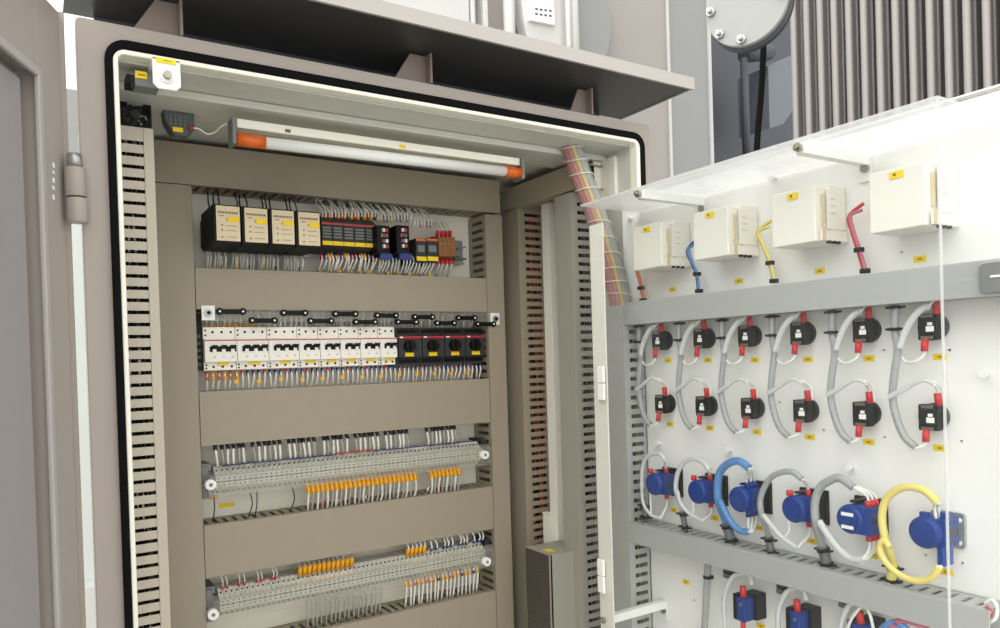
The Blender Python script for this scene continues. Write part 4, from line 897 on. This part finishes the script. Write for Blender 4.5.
# ------------------------------------------------------------------ transformer in the background
tr = thing('transformer', (2.2, 2.6, -H), 'big grey transformer tank with cooling fins standing behind the cabinet', 'transformer')
m = MB(); m.box(.3, 2.44, 2.40, 3.2, -H, 2.2); m.build('tank', TANK, tr)
m = MB(); m.box(2.44, 2.70, 2.40, 3.2, -H, 2.2); m.build('tank_end', TANK2, tr)
m = MB(); m.box(2.434, 2.446, 2.385, 2.3998, -H, 2.2); m.build('weld_strip', TANKW, tr, bev=.004)
m = MB(); m.box(2.699, 2.711, 2.385, 2.41, -H, 2.2); m.build('weld_strip', TANKW, tr, bev=.004)
m = MB(); m.box(.3, 1.40, 2.36, 2.3998, -H, 2.2); m.build('white_cladding', TANKW, tr, bev=.003)
m = MB(); m.box(1.405, 1.42, 2.35, 2.3998, -H, 2.2); m.box(1.455, 1.475, 2.35, 2.3998, -H, 2.2); m.build('cladding_strip', TANKW, tr, bev=.003)
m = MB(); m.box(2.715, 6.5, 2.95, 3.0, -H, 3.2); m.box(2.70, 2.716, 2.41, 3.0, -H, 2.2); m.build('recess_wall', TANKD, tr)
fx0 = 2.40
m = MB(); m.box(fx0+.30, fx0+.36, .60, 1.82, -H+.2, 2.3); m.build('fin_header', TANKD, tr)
for k in range(20):
    yy = 1.733-.0540*k
    m = MB(); m.box(fx0+.010, fx0+.31, yy-.003, yy+.003, -H+.25, 2.25)
    m.cyl((fx0+.010, yy, -H+.25), (fx0+.010, yy, 2.25), .0115, 12); m.cyl((fx0+.055, yy, -H+.25), (fx0+.055, yy, 2.25), .0075, 10)
    m.build('cooling_fin', FIN, tr)
# flange cover
c = ray(744, 3)*1.9*.62; nrm = Vector((-1.06, -.40, .06)).normalized()
fc_c = ray(746, 4)*2.0
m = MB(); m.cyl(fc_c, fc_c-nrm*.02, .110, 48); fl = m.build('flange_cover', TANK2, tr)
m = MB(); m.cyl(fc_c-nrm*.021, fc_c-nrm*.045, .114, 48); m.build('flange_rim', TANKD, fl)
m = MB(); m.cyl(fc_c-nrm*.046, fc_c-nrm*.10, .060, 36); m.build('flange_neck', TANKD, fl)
e1 = nrm.cross(Vector((0, 0, 1))).normalized(); e2 = e1.cross(nrm).normalized()
e1 = (R2-nrm*R2.dot(nrm)).normalized(); e2 = -nrm.cross(e1).normalized()
if e2.z > 0: e2 = -e2
for k in (2, 97, 138, 183, 228, 273, 318):
    g_ = math.radians(k); q = fc_c+(e1*math.cos(g_)+e2*math.sin(g_))*.096
    m = MB(); m.cyl(q, q+nrm*.010, .0125, 6); m.cyl(q, q+nrm*.024, .0065, 10); m.build('flange_bolt', STEEL, fl)
q = [ray(u, v)*2.25 for u, v in ((764, 30), (763, 60), (761, 95), (758, 130), (756, 165), (754, 200))]
m = MB(); m.tube(smooth_path(q, 5), .009, 10); tag(m.build('black_cable', RUB), 'black cable hanging behind the transformer flange', 'cable')
m = MB(); a = PY(768, 60, 2.55); b = PY(795, 125, 2.55)
m.prism([(a.x, 2.55, PY(768, 66, 2.55).z), (b.x, 2.55, PY(795, 55, 2.55).z), (b.x, 2.55, PY(795, 108, 2.55).z), (PY(783, 125, 2.55).x, 2.55, PY(783, 124, 2.55).z), (a.x, 2.55, PY(768, 128, 2.55).z)], (0, .2, 0))
m.build('junction_cover', mat('blue_grey_paint', (120, 126, 134), .5), tr)
m = MB(); p = PY(752, 55, 2.5); m.cyl((p.x, 2.55, p.z+.02), (p.x+.2, 2.55, p.z+.07), .04, 20); m.cyl((p.x, 2.55, p.z-.6), (p.x, 2.55, p.z), .02, 12); m.build('pipe', TANKD, tr)
# rounded covers and nameplate
def flat(poly, Yp, th, name, mt_, par, bev=.004):
    m = MB(); m.prism([(PY(u, v, Yp).x, Yp, PY(u, v, Yp).z) for u, v in poly], (0, th, 0)); return m.build(name, mt_, par, bev=bev)
jb = flat([(524, -30), (575, -30), (575, 60), (536, 60), (529, 42), (524, 20), (522, 0)], 2.30, .055, 'rounded_cover', TANKW, tr)
flat([(527, -12), (554, -10), (555, 25), (530, 20)], 2.285, .0148, 'nameplate', WHITE, jb, .002)
m = MB()
for r_ in range(2):
    for k in range(4):
        p = PY(536.5+4.6*k, 9+5*r_+.9*k*0+1.2*k*.5, 2.2845); m.box(p.x-.006, p.x+.006, 2.2838, 2.2848, p.z-.0035, p.z+.0035)
m.build('nameplate_marks', TANKD, jb)
p = PY(512, 10, 2.3); m = MB(); m.cyl((p.x, 2.32, p.z-.5), (p.x, 2.32, p.z+.5), .022, 16); m.build('white_pipe', TANKW, tr)
p = PY(568, 10, 2.27); m = MB(); m.cyl((p.x, 2.27, p.z-.5), (p.x, 2.27, p.z+.5), .011, 16); m.cyl((p.x+.04, 2.29, p.z-.5), (p.x+.04, 2.29, p.z+.5), .022, 16); m.build('white_pipe', TANKW, tr)
flat([(579, -30), (600, -30), (604, 2), (609, 6), (612, 12), (612, 30), (609, 50), (604, 62), (579, 62)], 2.33, .05, 'rounded_cover', TANK2, tr)

FARO = FAR.build('wire', FARM); tag(FARO, 'many thin wires at the black relays, above the breakers and under the lower terminal strip', 'wires', kind='stuff')
bk = thing('far_building', (-.4, 3.4, -H), 'pale green wall far behind, seen in the gap left of the cabinet', 'building')
m = MB(); m.box(-1.2, .26, 3.2, 3.6, -.79, .56); m.build('green_wall', SIDEP, bk)
m = MB(); m.box(-1.2, .26, 3.22, 3.6, .56, 1.06); m.build('grey_wall', TANK2, bk)
m = MB(); m.box(-1.3, .27, 3.1, 3.6, -H, -.79); m.build('white_plinth', TANKW, bk)

m = MB(); hp = []; NN = (N-1)*9
for i in range(NN):
    f_ = i/9; j = int(f_); c0 = path[j].lerp(path[min(j+1, N-1)], f_-j); t = (path[min(j+1, N-1)]-path[max(j-1, 0)]).normalized()
    b = Vector((0, -1, 0)); b = (b-t*b.dot(t)).normalized(); a_ = t.cross(b); g_ = i*2*math.pi/46
    hp.append(c0+(a_*math.cos(g_)+b*math.sin(g_))*.0232)
m.tube(hp, .0010, 5); m.build('wrap_edge', WIREW, lm)
